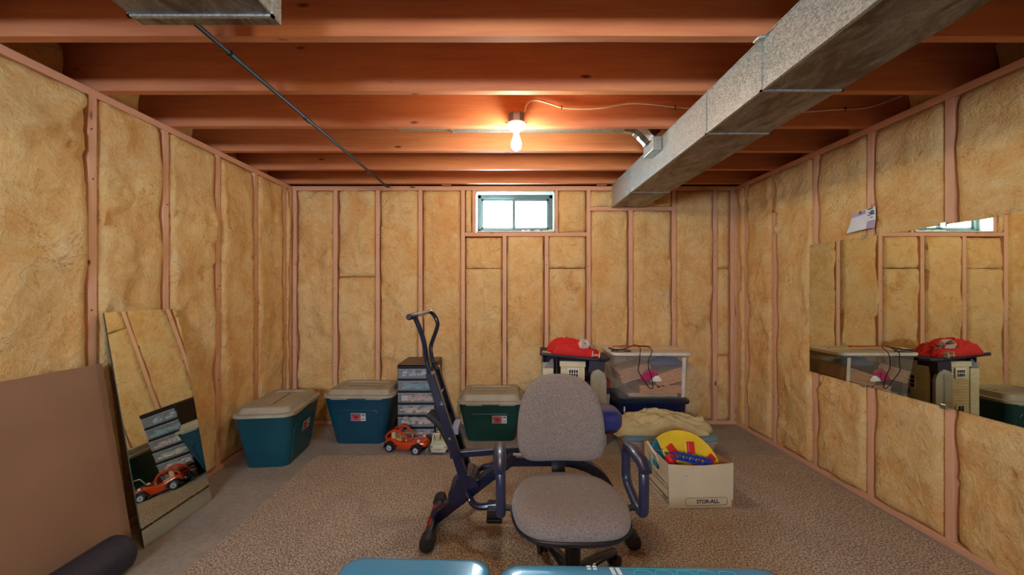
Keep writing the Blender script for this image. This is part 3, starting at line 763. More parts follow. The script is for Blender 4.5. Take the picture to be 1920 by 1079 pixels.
for s in (-1, 1):
    G().box((s * .03 - .022, -.05, .07), (s * .03 + .022, .0, .085), .006).make('seat', TAN, bt)
    G().box((s * .028 - .022, -.062, .075), (s * .028 + .022, -.045, .128), .008).make('seat_back', TAN, bt)
    G().lathe([(.009, 0), (.008, .004), (.002, .005)], seg=14, M=T(s * .050, -.1405, .060) @ RX(90)).make('tail_light', plain('tail_red', (206, 96, 80), .3), bt, smooth=True)
G().box((-.022, -.1475, .034), (.022, -.1445, .046), .001).make('plate', plain('plate_pink', (216, 140, 126), .5), bt)
G().box((-.058, -.150, .020), (.058, -.138, .030), .004).make('rear_bumper', BG, bt)

# ------------------------------------------------------------------ exercise machine
ex = thing('exercise_rider', 'dark blue steel riding exercise machine with bent handlebars behind the grey chair', 'exercise machine', (0, 2.02, 0))
def er(p): return Vector((p[0], p[1] - 2.02, p[2]))
def erl(L): return [er(p) for p in L]
RUB = plain('black_rubber', (30, 28, 30), .6)
def bar(name, L, r, seg=4, mat=NAVYM, par=ex, flat=None, smooth=False, bev=.003):
    o = G().tube(erl(L), r, seg, flat=flat).make(name, mat, par, smooth=smooth)
    if seg == 4: 
        md = o.modifiers.new('b', 'BEVEL'); md.width = bev; md.segments = 2
    return o
for x, y0_, y1_ in ((-.38, 1.85, 2.20), (.637, 1.87, 2.22)):
    st = bar('stabilizer', [(x, y0_, .049), (x, y1_, .049)], .029, 20, smooth=True)
    for y, s in ((y0_, -1), (y1_, 1)):
        G().lathe([(.034, 0), (.037, .003), (.0375, .06), (.034, .072), (.018, .075)], seg=22, M=T(*er((x, y - s * .03, .049))) @ RX(90 if s < 0 else -90)).make('end_cap', RUB, st, smooth=True)
sl = G(); 
for k in range(9):
    pass
L = []
for i in range(2):
    y = 1.93 + i * .18
    L.append([er((-.38 + .0298 * math.cos(R(a)), y, .049 + .0298 * math.sin(R(a)))) for a in range(100, 181, 10)] + [er((-.38 + .0286 * math.cos(R(a)), y, .049 + .0286 * math.sin(R(a)))) for a in range(180, 99, -10)])
sl.loft(L); dec = sl.make('red_decal', plain('red_decal', (190, 30, 34), .4), ex)
b = G()
for k in range(7):
    y = 1.95 + k * .021; a0 = 135
    b.box((-.0007, 0, -.007), (.0007, .011, .007), M=T(*er((-.38 + .0302 * math.cos(R(a0)), y, .049 + .0302 * math.sin(R(a0))))) @ RY(-(a0 - 180)))
b.make('decal_print', plain('decal_dark', (96, 20, 30), .5), dec)
# main boom, rear leg, hub
bar('boom', [(-.38, 2.02, .06), (.06, 2.02, .40)], .040, 4)
bar('rear_frame', fillet([(.02, 2.02, .372), (.36, 2.02, .375), (.52, 2.02, .31), (.637, 2.02, .06)], .14, 8), .036, 4)
bar('hub_plate', [(-.245, 1.95, .215), (-.245, 2.09, .215)], .05, 16, smooth=True)
bar('hub_plate', [(-.20, 1.945, .262), (-.20, 2.095, .262)], .062, 16, smooth=True)
for y in (1.965, 2.115):
    up_ = bar('upright', [(-.392, y, .86), (-.20, y, .26)], .031, 4)
    G().lathe([(.017, -.02), (.017, .02)], seg=10, M=T(*er((-.392, y, .868))) @ RY(-18)).make('sleeve', NAVYM, up_)
    G().lathe([(.006, 0), (.011, .003), (.011, .012), (.005, .016)], seg=10, M=T(*er((-.372, y - .02, .862))) @ RX(90)).make('clamp_bolt', CHROME, up_, smooth=True)
    G().lathe([(.004, 0), (.009, .002), (.007, .009)], seg=10, M=T(*er((-.285, y - .02, .52))) @ RX(90)).make('bolt', CHROME, up_, smooth=True)
bar('cross_rod', [(-.345, 1.965, .735), (-.345, 2.115, .735)], .008, 10, plain('steel_blue', (90, 110, 136), .25, .8), smooth=True)
bar('spacer_block', [(-.262, 1.97, .545), (-.262, 2.11, .545)], .026, 4, plain('grey_block', (128, 122, 140), .5))
# handlebars: cross grip and two bent tubes
HB = plain('handlebar_enamel', (30, 42, 66), .25, .4, coat=.6)
near = [(-.392, 1.965, .84), (-.408, 1.955, .93), (-.412, 1.93, 1.0), (-.425, 1.91, 1.07), (-.452, 1.885, 1.155)]
far = [(-.392, 2.115, .84), (-.422, 2.15, .92), (-.430, 2.19, .97), (-.405, 2.25, 1.07), (-.412, 2.265, 1.11), (-.435, 2.262, 1.15), (-.453, 2.24, 1.163)]
bar('handlebar', smooth_path(near, 6), .0125, 14, HB, smooth=True)
bar('handlebar', smooth_path(far, 6) + [(-.453, 1.86, 1.163)], .0125, 14, HB, smooth=True)
bar('grip', [(-.453, 1.765, 1.163), (-.453, 1.772, 1.163), (-.453, 1.90, 1.163)], [.010, .015, .0152], 14, RUB, smooth=True)
# resistance cylinder beside the uprights
bar('resistance_cylinder', [(-.375, 2.04, .60), (-.235, 2.04, .34)], .022, 14, RUB, smooth=True)
bar('cylinder_cap', [(-.405, 2.0, .635), (-.325, 2.0, .565)], .027, 8, RUB, smooth=True)
# link rods to the saddle
bar('link_rod', [(-.29, 1.99, .415), (.08, 1.99, .445), (.40, 1.99, .46)], .023, 4)
bar('link_rod', [(-.25, 2.09, .39), (.10, 2.09, .405), (.40, 2.09, .44)], .016, 4)
bar('seat_post', [(.10, 2.02, .38), (.36, 2.02, .46), (.46, 2.02, .57)], .024, 4)
G().lathe([(.006, 0), (.024, .004), (.028, .016), (.022, .032), (.006, .036)], seg=16, M=T(*er((.13, 1.965, .447))) @ RX(90)).make('adjuster_knob', plain('red_plastic', (190, 20, 26), .35), ex, smooth=True)
G().box(er((.045, 1.958, .424)), er((.115, 1.963, .436))).make('warning_strip', plain('cream_label', (214, 196, 160), .5), ex)
# saddle
sd = G(); Lp = []
def sup(cx, cy, a, c, z, n=28, e=3.0):
    P = []
    for k in range(n):
        t_ = 2 * math.pi * k / n; q = math.cos(t_); w_ = math.sin(t_)
        P.append((cx + a * math.copysign(abs(q) ** (2 / e), q), cy + c * math.copysign(abs(w_) ** (2 / e), w_), z))
    return P
for z, k in ((.560, .85), (.565, .95), (.585, 1.0), (.61, 1.01), (.636, .985), (.650, .91), (.657, .75), (.659, .2)):
    Lp.append(sup(.465, 0, .158 * k, .105 * k, z, e=3.6))
sd.loft(Lp).make('saddle', plain('navy_vinyl', (28, 44, 108), .3, coat=.3), ex, smooth=True, auto=80)
G().loft([sup(.465, 0, .14, .09, .545), sup(.465, 0, .152, .10, .566)]).make('saddle_base', BLACKP, ex, smooth=True)
# pedals
for y, s, dz in ((1.86, -1, 0), (2.20, 1, .04)):
    pd = G().box(er((-.085, y - .045, .175 + dz)), er((-.01, y + .045, .225 + dz)), .008).make('pedal', RUB, ex)
    G().box(er((-.088, y - .048, .155 + dz)), er((-.012, y + .048, .176 + dz)), .005).make('tread', BLACKP, pd)
    bar('crank_arm', fillet([(-.20, 2.02 + s * .06, .24), (-.15, y, .205 + dz), (-.03, y, .222 + dz)], .05, 6), .017, 10, smooth=True)
bar('cable', smooth_path([(-.26, 2.0, .17), (-.245, 2.0, .14), (-.215, 2.0, .15), (-.20, 2.0, .19)], 5), .002, 6, NAIL)

# ------------------------------------------------------------------ office chair
def mk_fabric():
    m, n = newmat('grey_tweed'); v = n.coords()
    s1 = n.noise(v, 420, 2, .7); s2 = n.noise(v, 150, 3, .6)
    c = n.ramp(s1, [(.38, (84, 72, 68)), (.5, (134, 120, 110)), (.62, (170, 156, 142))])
    c = n.mix(.3, c, n.ramp(s2, [(.35, (104, 90, 84)), (.65, (150, 136, 124))]))
    n.l(c, n.b.inputs['Base Color']); n.b.inputs['Roughness'].default_value = .95; n.b.inputs['Specular IOR Level'].default_value = .15
    n.b.inputs['Sheen Weight'].default_value = .2
    n.bump(s1, .5, .003); return m
FAB = mk_fabric()
ch = thing('office_chair', 'grey tweed office chair with black loop armrests standing behind the blue bench', 'chair', (.285, 1.53, 0))
def cr(p): return Vector(p) - ch.location
def outline(pts, n=5):
    """right half outline (x>=0) bottom to top -> full closed outline"""
    P = [(v.x, v.y) for v in smooth_path([(x, y, 0) for x, y in pts], n)]
    return P + [(-x, y) for x, y in P[-2:0:-1]]
def puff(ol, rings, cx, cy, mp):
    return [[mp(cx + (x - cx) * k, cy + (y - cy) * k, h) for x, y in ol] for k, h in rings]
seat_o = outline([(0, -.225), (.09, -.222), (.165, -.205), (.212, -.16), (.232, -.09), (.236, -.02), (.222, .06), (.188, .14), (.13, .195), (.06, .215), (0, .218)])
sc = Vector((.268, 1.512, 0))
mp = lambda x, y, h: cr((sc.x - .008 + x * .965, sc.y + .018 + y * .91, .452 + h + .012 * (-(y / .22) ** 3 if y < 0 else 0) * -1))
G().loft(puff(seat_o, [(.97, -.052), (1.0, -.044), (1.012, -.028), (1.0, -.012), (.965, -.001), (.88, .007), (.6, .008), (.2, .005)], 0, 0, mp)).make('seat', FAB, ch, smooth=True, auto=80)
G().loft(puff(seat_o, [(.80, -.088), (.93, -.078), (1.005, -.056), (1.008, -.044)], 0, 0, mp)).make('seat_shell', BLACKP, ch, smooth=True, auto=60)
G().tube([mp(x * 1.006, y * 1.006, -.05) for x, y in seat_o], .006, 8, closed=True).make('seat_piping', BLACKP, ch, smooth=True)
# backrest
back_o = outline([(0, 0), (.09, .0), (.150, .008), (.188, .035), (.203, .085), (.205, .15), (.197, .225), (.175, .30), (.135, .355), (.075, .386), (0, .394)])
bc = Vector((.268, 1.795, .482))
def bm_(x, y, h):
    return cr((bc.x + x, bc.y + .05 * (y / .4) - h - .03 * (x / .2) ** 2, bc.z + y))
G().loft(puff(back_o, [(.96, -.012), (1.0, -.006), (1.01, .008), (1.0, .022), (.96, .034), (.85, .042), (.5, .044), (.15, .042)], 0, .19, bm_)).make('backrest', FAB, ch, smooth=True, auto=80)
G().loft(puff(back_o, [(.7, -.036), (.94, -.03), (1.0, -.014), (1.0, -.006)], 0, .19, bm_)).make('back_shell', BLACKP, ch, smooth=True, auto=60)
G().tube(erl([]) or [cr(p) for p in fillet([(bc.x, 1.55, .355), (bc.x, 1.86, .365), (bc.x, 1.868, .50), (bc.x, 1.855, .64)], .06, 6)], .036, 8, flat=(1, .3)).make('back_bracket', BLACKP, ch, smooth=True)
# armrests: rounded loops
ARM = plain('armrest_plastic', (38, 40, 62), .35, coat=.2)
for s in (-1, 1):
    xa_ = sc.x + s * .283
    b = G(); Lq = fillet([(xa_, 1.56, .395), (xa_, 1.69, .43), (xa_, 1.695, .585), (xa_ + s * .006, 1.62, .595), (xa_ + s * .006, 1.50, .590), (xa_, 1.475, .54), (xa_, 1.478, .392), (xa_, 1.56, .395)], .035, 5)
    b.tube([cr(p) for p in Lq[:-1]], .0175, 12, closed=True, flat=(1.15, .95)).make('armrest', ARM, ch, smooth=True)
    G().tube([cr(p) for p in [(xa_ + s * .004, 1.462, .577), (xa_ + s * .005, 1.50, .597), (xa_ + s * .005, 1.60, .602), (xa_ + s * .004, 1.69, .590)]], [.020, .0245, .0245, .019], 12, flat=(1.15, .8)).make('arm_pad', ARM, ch, smooth=True, auto=70)
    G().tube([cr(p) for p in [(xa_, 1.54, .398), (sc.x + s * .12, 1.54, .372)]], .019, 8, flat=(1, .5)).make('arm_bracket', BLACKP, ch, smooth=True)
# column, mechanism and star base
G().box(cr((.20, 1.44, .355)), cr((.335, 1.60, .385)), .01).make('tilt_mechanism', BLACKP, ch)
hx, hy = .285, 1.56
G().tube([cr((hx, hy, .09)), cr((hx, hy, .23)), cr((hx, hy, .235)), cr((hx, hy, .36))], [.032, .032, .024, .024], 20).make('gas_column', BLACKP, ch, smooth=True)
base = G().lathe([(.03, .055), (.045, .065), (.045, .125), (.034, .14)], c=cr((hx, hy, 0)), seg=20).make('base_hub', BLACKP, ch, smooth=True)
for k in range(5):
    a = R(38 + 72 * k); dx, dy = math.cos(a), math.sin(a)
    G().tube([cr((hx + dx * .03, hy + dy * .03, .105)), cr((hx + dx * .16, hy + dy * .16, .098)), cr((hx + dx * .285, hy + dy * .285, .078))], [.030, .026, .019], 10, flat=(1, .75)).make('base_leg', NAVYM, ch, smooth=True)
    cs = G().tube([cr((hx + dx * .285, hy + dy * .285, .05)), cr((hx + dx * .285, hy + dy * .285, .078))], .008, 8).make('caster', BLACKP, ch)
    for q in (-1, 1):
        px_, py_ = hx + dx * .285 - dy * q * .016, hy + dy * .285 + dx * q * .016
        G().lathe([(.008, -.009), (.026, -.008), (.0275, 0), (.026, .008), (.008, .009)], seg=20, M=T(*cr((px_, py_, .0385))) @ Matrix.Rotation(a, 4, 'Z') @ RX(90)).make('wheel', BLACKP, cs, smooth=True)

# ------------------------------------------------------------------ blue bench
bench = thing('exercise_bench', 'low blue vinyl bench with two pads, edge of the frame before the grey chair', 'bench', (.15, .93, 0))
BV = plain('blue_vinyl', (62, 146, 188), .24, 0, .04, coat=.3)
def pad(name, cx, cy, w, d, rz, z):
    L = [rrect(w * k, d - (1 - k) * w, .05, zz, 8) for zz, k in ((0, .97), (.006, .99), (.03, 1.0), (.045, .995), (.054, .98), (.058, .955), (.060, .9))]
    return G().loft(L, M=T(cx - .15, cy - .93, z) @ RZ(rz)).make(name, BV, bench, smooth=True, auto=60)
pad('pad', -.275, .980, .455, .40, -1.6, .39)
p2 = pad('pad', .40, .950, .84, .40, -1.2, .39)
PM = T(.40 - .15, .950 - .93, .4505) @ RZ(-1.2)
wp = plain('white_print', (214, 232, 238), .4); cy_ = plain('cyan_print', (60, 196, 204), .4)
for i, (x, ww) in enumerate(((-.155, .012), (-.137, .012))):
    for k in range(2): G().box((x, .168 + k * .010, 0), (x + ww, .175 + k * .010, .0005), M=PM).make('white_mark', wp, p2)
for x in (-.088, -.070):
    G().prism([(x, .178), (x + .004, .150), (x + .016, .150), (x + .012, .178)], 0, .0005, M=PM).make('white_mark', wp, p2)
for i in range(5):
    x = -.02 + i * .062
    G().tube([(PM @ Vector(p)) for p in fillet([(x, .145, .0004), (x + .004, .17, .0004), (x + .05, .168, .0004), (x + .055, .145, .0004)], .014, 4)], .0016, 4, flat=(1, .3)).make('cyan_outline', cy_, p2)
G().tube([PM @ Vector((-.06, .176, .0004)), PM @ Vector((.20, .174, .0004))], .0012, 4, flat=(1, .3)).make('cyan_outline', cy_, p2)
for s in (-1, 1): G().tube([(-.60, s * .1, .372), (.58, s * .1, .372)], .018, 4).make('frame_rail', BLACKP, bench)
for x in (-.5, .48):
    for s in (-1, 1): G().tube([(x, s * .1, .36), (x, s * .14, .0115)], .016, 10).make('leg', BLACKP, bench, smooth=True)

# ------------------------------------------------------------------ doll's house with things on it
dh = thing('dolls_house', 'cream clapboard dolls house with flat dark roof behind the grey chair', 'dolls house', (.60, 3.33, 0), R(-6))
CR = plain('cream_siding', (214, 206, 168), .55); CR2 = plain('grey_siding', (168, 166, 146), .55); DKR = plain('roof_navy', (38, 34, 54), .5)
BRN = plain('house_inner', (56, 36, 34), .7)
def siding(par, x0, x1, y, z0, z1, n, skip=None, name='siding_board', mat=None):
    h = (z1 - z0) / n
    for k in range(n):
        zz = z0 + k * h; segs = [(x0, x1)]
        if skip and zz + h > skip[2] and zz < skip[3]: segs = [(x0, skip[0]), (skip[1], x1)]
        for a, c in segs:
            if c - a > .004: G().loft([[(a, y, zz), (a, y - .006, zz + .001), (a, y - .002, zz + h - .001), (a, y, zz + h - .001)], [(c, y, zz), (c, y - .006, zz + .001), (c, y - .002, zz + h - .001), (c, y, zz + h - .001)]]).make(name, mat or CR, par)
def hwin(par, cx, y, cz, w, h, cols, rows):
    wf = G().box((cx - w / 2 - .010, y - .012, cz - h / 2 - .010), (cx + w / 2 + .010, y - .004, cz + h / 2 + .010)).make('window', WHITE, par)
    for i in range(cols):
        for j in range(rows):
            a = cx - w / 2 + w * i / cols; c = cz - h / 2 + h * j / rows; gx = .004 if not (cols == 4 and i == 1) else .010
            G().box((a + .003, y - .0135, c + .003), (a + w / cols - .003, y - .0118, c + h / rows - .003)).make('pane', plain('toy_pane_dark', (34, 30, 34), .2), wf)
# coordinates local to the house: front at y=-.17
G().box((-.26, .10, 0), (.25, .115, .70)).make('rear_wall', BRN, dh)
for x in (-.262, -.145, .085): G().box((x, -.12, 0), (x + .012, .10, .72 - .02 * (x > 0))).make('inner_wall', BRN, dh)
for z in (.02, .26, .50): G().box((-.25, -.12, z), (.24, .10, z + .01)).make('inner_floor', BRN, dh)
# left wing
lw = G().box((-.26, -.135, 0), (-.165, -.12, .67)).make('left_wing', CR2, dh)
siding(lw, -.255, -.168, -.135, .02, .62, 30)
G().prism([(-.245, .62), (-.168, .62), (-.168, .70), (-.185, .70)], 0, .01, M=T(0, -.133, 0) @ RX(90)).make('gable', plain('gable_grey', (128, 124, 128), .6), lw)
# middle bay
mb = G().box((-.105, -.17, 0), (.095, -.12, .685)).make('centre_bay', CR, dh)
G().box((-.115, -.182, .645), (.102, -.165, .690), .003).make('fascia', CR, mb)
siding(mb, -.10, .092, -.17, .02, .645, 26, (-.05, .052, .55, .64))
hwin(mb, 0, -.176, .592, .078, .062, 4, 2); hwin(mb, 0, -.176, .26, .06, .12, 2, 2)
G().box((-.055, -.182, .634), (.055, -.17, .642)).make('lintel', CR, mb)
# right wing, swung out panel with rounded top
rwg = G(); P = [(-.065, 0), (.065, 0), (.065, .55), (.045, .605), (0, .635), (-.045, .62), (-.065, .58)]
rwm = T(.20, -.19, 0) @ RZ(12) @ RX(90)
wing = rwg.prism(P, 0, .03, M=rwm).make('right_wing', CR2, dh, bevel=.003)
G().box((-.004, .02, .03), (.004, .60, .034), M=rwm).make('centre_strip', CR2, wing)
b = G()
for k in range(26):
    for s in (-1, 1): b.lathe([(.0018, .030), (.0018, .0325)], seg=6, M=rwm @ T(s * .010, .03 + k * .022, 0))
b.make('rivets', plain('rivet_dark', (90, 84, 76), .5), wing)
# right side of the house
rs = G().box((.240, -.15, 0), (.255, .10, .68)).make('side_wall', CR, dh)
for k in range(30):
    zz = .02 + k * .021; G().box((.255, -.145, zz), (.259, .095, zz + .018)).make('siding_board', CR, rs)
for cz in (.50, .24):
    wf = G().box((.257, -.06, cz - .06), (.264, .02, cz + .06)).make('window', WHITE, rs)
    for i in range(2):
        for j in range(3): G().box((.2635, -.053 + i * .036, cz - .052 + j * .036), (.2655, -.053 + i * .036 + .030, cz - .052 + j * .036 + .030)).make('pane', MATS['toy_pane_dark'], wf)
# roof
b = G(); RM = T(0, -.02, .715) @ RY(4.5)
P = [(-.285, -.18), (.20, -.19), (.285, -.16), (.31, -.10), (.30, .14), (-.285, .14)]
b.prism(P, 0, .028, M=RM).make('roof', DKR, dh, bevel=.008)
G().box((-.265, -.165, .028), (-.17, -.10, .032), M=RM).make('roof_patch', TAN, dh)
G().box((.13, -.19, -.10), (.26, -.05, .0), M=RM).make('roof_bracket', DKR, dh)

# heap of red cloth
def heap(name, cx, cy, z, a, c, h, seed, mat, nx=56, ny=34, fold=.5, prof=None, drop=None):
    b = G(); V = []
    for j in range(ny + 1):
        row = []
        for i in range(nx + 1):
            u = -1 + 2 * i / nx; v = -1 + 2 * j / ny
            m_ = max(abs(u), abs(v)); rr = math.hypot(u, v) or 1e-6
            k = m_ / rr; uu, vv = u * (k * .55 + .45), v * (k * .55 + .45)
            wob = 1 + .10 * noise.noise(Vector((uu * 2.1, vv * 2.1, seed)))
            x = cx + a * uu * wob; y = cy + c * vv * wob
            e = max(0, 1 - m_ ** 5)
            ridge = 1 - abs(noise.noise(Vector((uu * 1.6 + seed, vv * 3.0 + uu * 1.2, seed * .7)))) * 2.4
            ridge2 = 1 - abs(noise.noise(Vector((uu * 4 + seed, vv * 5 - uu * 3, seed * 1.7)))) * 2.2
            pf = prof(uu, vv) if prof else (1 - .55 * (uu * uu + vv * vv))
            zz = z + h * e ** .5 * max(.12, pf + fold * (.32 * ridge + .12 * ridge2 - .15))
            if drop: zz += drop(x, y)
            row.append(b.b.verts.new((x, y, zz)))
        V.append(row)
    for j in range(ny):
        for i in range(nx): b.b.faces.new((V[j][i], V[j][i + 1], V[j + 1][i + 1], V[j + 1][i]))
    rim = V[0][:] + [V[j][-1] for j in range(1, ny + 1)] + V[-1][-2::-1] + [V[j][0] for j in range(ny - 1, 0, -1)]
    bk = [b.b.verts.new((cx + (v.co.x - cx) * .96, cy + (v.co.y - cy) * .96, v.co.z - .006)) for v in rim]
    for k in range(len(rim)): b.b.faces.new((rim[k], bk[k], bk[(k + 1) % len(rim)], rim[(k + 1) % len(rim)]))
    b.b.faces.new(bk)
    return b.make(name, mat, None, smooth=True, auto=80)
RED = plain('red_cloth', (206, 30, 24), .75, 0, .12, 12, .15, 200)
tag(heap('red_cloth', .605, 3.24, .745, .235, .13, .112, 4.2, RED, 90, 50, fold=.8, prof=lambda u, v: .95 - .55 * u * u - .3 * u - .3 * v * v, drop=lambda x, y: -(x - .60) * .078), 'crumpled red cloth heaped on the dolls house roof', 'cloth')
tr = thing('toy_carton', 'small open white toy box lying on the red cloth', 'toy box', (.665, 3.175, .812), R(12))
for lo, hi in (((-.035, -.03, 0), (.035, -.027, .055)), ((-.035, .027, 0), (.035, .03, .055)), ((-.035, -.03, 0), (-.032, .03, .055)), ((.032, -.03, 0), (.035, .03, .055)), ((-.035, -.03, 0), (.035, .03, .003))):
    G().box(lo, hi, M=T(0, 0, 0) @ RX(38) @ RY(10)).make('side', WHITE, tr)
cr2 = G()
for k in range(14):
    cr2.tube([(random.uniform(-.03, .03), random.uniform(-.02, .02), random.uniform(0, .05)) for _ in range(2)], .0028, 5)
o = cr2.make('toy_scraps', plain('grey_bits', (156, 150, 138), .4), None); o.location = (.745, 3.165, .785); tag(o, 'tangle of grey plastic bits beside the white toy box on the red cloth', 'toy parts'); o['kind'] = 'stuff'
cot = thing('toy_cot', 'tiny pink and white toy cot at the edge of the dolls house roof', 'toy furniture', (.752, 3.085, .738), R(-10))
for x in (-.028, .028): G().box((x - .003, -.018, 0), (x + .003, .018, .045), .001, M=RY(8)).make('end_frame', WHITE, cot)
G().box((-.026, -.016, .012), (.026, .016, .018)).make('mattress', plain('toy_pink', (222, 150, 120), .6), cot)
for y in (-.016, .016): G().box((-.027, y - .002, .016), (.027, y + .002, .022)).make('rail', MATS['toy_pink'], cot)

# stacked boxes between dolls house and clear tote
stk = [('board game box', (186, 74, 36), .0, .10), ('navy box', (30, 34, 66), .10, .20), ('orange box', (206, 84, 30), .20, .27), ('white box', (176, 170, 156), .27, .38), ('navy box', (34, 34, 60), .38, .43), ('red box', (150, 40, 30), .43, .50)]
for i, (nm, c, z0, z1) in enumerate(stk):
    lb = ['rust orange game box at the bottom of the thin stack by the navy tote', 'navy box second from the bottom of the thin stack', 'orange box below the white one in the thin stack', 'white box in the thin stack between dolls house and clear tote', 'flat navy box above the white box in the thin stack', 'dark red box on top of the thin stack'][i]
    t_ = thing('game_box', lb, 'box', (.897, 3.40, z0), R([2, -3, 1, -2, 3, -1][i]), 'boxes stacked beside the dolls house')
    m = plain('box_colour_' + 'abcdef'[i], c, .6, 0, .2, 12)
    G().box((-.030, -.12, 0), (.030, .12, z1 - z0 - .012), .002).make('base', m, t_)
    G().box((-.032, -.122, (z1 - z0) * .45), (.032, .122, z1 - z0 - .001), .002).make('lid', m, t_)

# ------------------------------------------------------------------ navy tote, clear tote and its contents
NV = plain('navy_plastic', (16, 24, 62), .35)
nt = thing('storage_tote', 'navy blue tote under the clear tote of papers', 'storage tote', (1.262, 3.365, 0))
G().loft([rrect(.56, .34, .05, 0), rrect(.57, .35, .05, .01), rrect(.60, .37, .05, .315), rrect(.605, .375, .05, .335)]).make('body', NV, nt, smooth=True, auto=50)
G().loft([rrect(.645, .41, .06, .325), rrect(.65, .415, .06, .33), rrect(.65, .415, .06, .352), rrect(.62, .385, .05, .354), rrect(.60, .37, .05, .360)]).make('lid', plain('navy_lid', (18, 34, 62), .35), nt, smooth=True, auto=40)
G().box((-.248, -.192, .25), (-.236, -.184, .30)).make('white_tag', WHITE, nt)
ct = thing('clear_tote', 'large clear tote with white rim full of papers on the navy tote', 'storage tote', (1.255, 3.355, .362))
CL = clear_plastic('clear_tote_plastic', (196, 190, 180), .13, .2)
b = G(); hz_ = .385
outl = [rrect(.56, .34, .045, .0, 6), rrect(.575, .352, .05, .01, 6), rrect(.655, .40, .05, hz_, 6)]
inl = [rrect(.652 - .004, .40 - .006, .048, hz_, 6), rrect(.569, .346, .046, .013, 6), rrect(.55, .33, .04, .006, 6)]
b.loft(outl + inl).make('body', CL, ct, smooth=True, auto=50)
WR = plain('white_rim', (214, 208, 196), .4)
b = G(); b.loft([rrect(.665, .405, .055, hz_ + .004, 6), rrect(.692, .428, .06, hz_ - .008, 6), rrect(.698, .432, .062, hz_ + .004, 6), rrect(.690, .426, .06, hz_ + .016, 6), rrect(.64, .385, .05, hz_ + .017, 6), rrect(.60, .35, .05, hz_ + .012, 6)]).make('lid', WR, ct, smooth=True, auto=50)
G().loft([[(x, y, z) for x, y, z in rrect(.03, .006, .002, z, 2, .262, -.182 - .03 * z / .4 * .8)] for z in (.02, .36)]).make('corner_post', WR, ct)
PAP = plain('brown_paper', (206, 158, 122), .8, 0, .15, 30)
def sheets(name, label, x, y, z, w, d, n, th, ry, rz, rx=0, mat=PAP, cat='papers'):
    t_ = thing(name, label, cat, (x, y, z)); t_.rotation_euler = (R(rx), R(ry), R(rz))
    for k in range(n):
        j = random.uniform(-.006, .006)
        G().box((-w / 2 + j, -d / 2, k * th), (w / 2 + j, d / 2, k * th + th * .72)).make('folder', mat, t_)
    return t_
sheets('folder_stack', 'brown folders lying flat low in the clear tote', 1.33, 3.30, .42, .36, .27, 6, .011, 0, 0)
sheets('folder_stack', 'tan folders slanting up to the white rim side in the clear tote', 1.42, 3.30, .50, .25, .27, 9, .012, -18, 0)
sheets('folder_stack', 'brown folders tilted at the dolls house side of the clear tote', 1.13, 3.30, .535, .27, .25, 9, .012, -16, 0)
sheets('magazine_pile', 'pale papers strewn over the bottom of the clear tote', 1.27, 3.33, .378, .42, .26, 4, .008, 0, 1, mat=plain('pale_paper', (216, 196, 160), .7, 0, .2, 14))
tag(heap('magenta_cloth', 1.235, 3.175, .53, .085, .018, .09, 8, plain('magenta_cloth', (176, 36, 86), .7), 30, 14), 'magenta cloth pressed against the front of the clear tote', 'cloth')
tag(heap('blue_cloth', 1.39, 3.24, .655, .15, .07, .06, 12, plain('blue_cloth', (62, 84, 128), .8), 30, 20), 'blue cloth on top inside the clear tote', 'cloth')
tag(heap('white_paper_scrap', 1.285, 3.163, .525, .05, .008, .04, 14, WHITE, 16, 8), 'curled white paper beside the magenta cloth', 'paper')
# ruler / sticks on the lid
YS = plain('yellow_wood', (222, 178, 96), .5)
ys = thing('yardstick', 'yellow wooden yardstick lying along the clear tote lid', 'ruler', (1.32, 3.30, .7795), R(-2))
G().box((-.25, -.014, 0), (.25, .014, .006), .001).make('stick', YS, ys)
b = G()
for k in range(48): b.box((-.24 + k * .010, -.0145, .006), (-.2392 + k * .010, -.008 + (.004 if k % 5 == 0 else 0), .0064))
b.make('tick_marks', INK, ys)
ys2 = thing('wooden_slat', 'reddish wooden slat lying behind the yardstick on the clear tote', 'stick', (1.15, 3.36, .7795), R(3))
G().box((-.18, -.018, 0), (.16, .018, .012), .002).make('stick', plain('redwood', (186, 96, 60), .5), ys2)
G().box((-.15, -.006, .012), (-.04, .006, .0126)).make('stamp_mark', INK, ys2)
tb = thing('tablet_case', 'flat black case on the corner of the clear tote lid', 'case', (.965, 3.235, .7795), R(8))
G().box((-.05, -.06, 0), (.06, .05, .010), .003).make('cover', BLACKP, tb)
G().box((-.025, -.045, .010), (.045, .04, .0115), .001).make('paper', WHITE, tb)
ca = thing('black_cable', 'thin black cord looped over the front of the clear tote', 'cord', (1.1, 3.2, .78))
yf = 3.122
pts = [W(1155, 658, 3.2), W(1168, 655, 3.22), W(1180, 651, 3.24), W(1187, 648, 3.24), W(1197, 650, 3.2), W(1201, 656, 3.14), W(1200, 664, 3.115), W(1199, 680, 3.118), W(1197, 696, 3.12), W(1206, 711, 3.125), W(1217, 727, 3.13), W(1223, 729, 3.13), W(1224, 722, 3.13), W(1221, 705, 3.125), W(1216, 690, 3.12), W(1216, 675, 3.118), W(1222, 662, 3.112), W(1221, 655, 3.14), W(1212, 650, 3.18), W(1200, 649, 3.22), W(1189, 647, 3.25)]
G().tube(rel(ca, smooth_path(pts, 5)), .0035, 8).make('cord', BLACKP, ca, smooth=True)
pts = [W(1146, 659, 3.2), W(1156, 656, 3.22), W(1163, 653, 3.24), W(1172, 656, 3.22), W(1183, 659, 3.2), W(1170, 659, 3.18)]
G().tube(rel(ca, smooth_path(pts, 5)), .0035, 8).make('cord', BLACKP, ca, smooth=True)

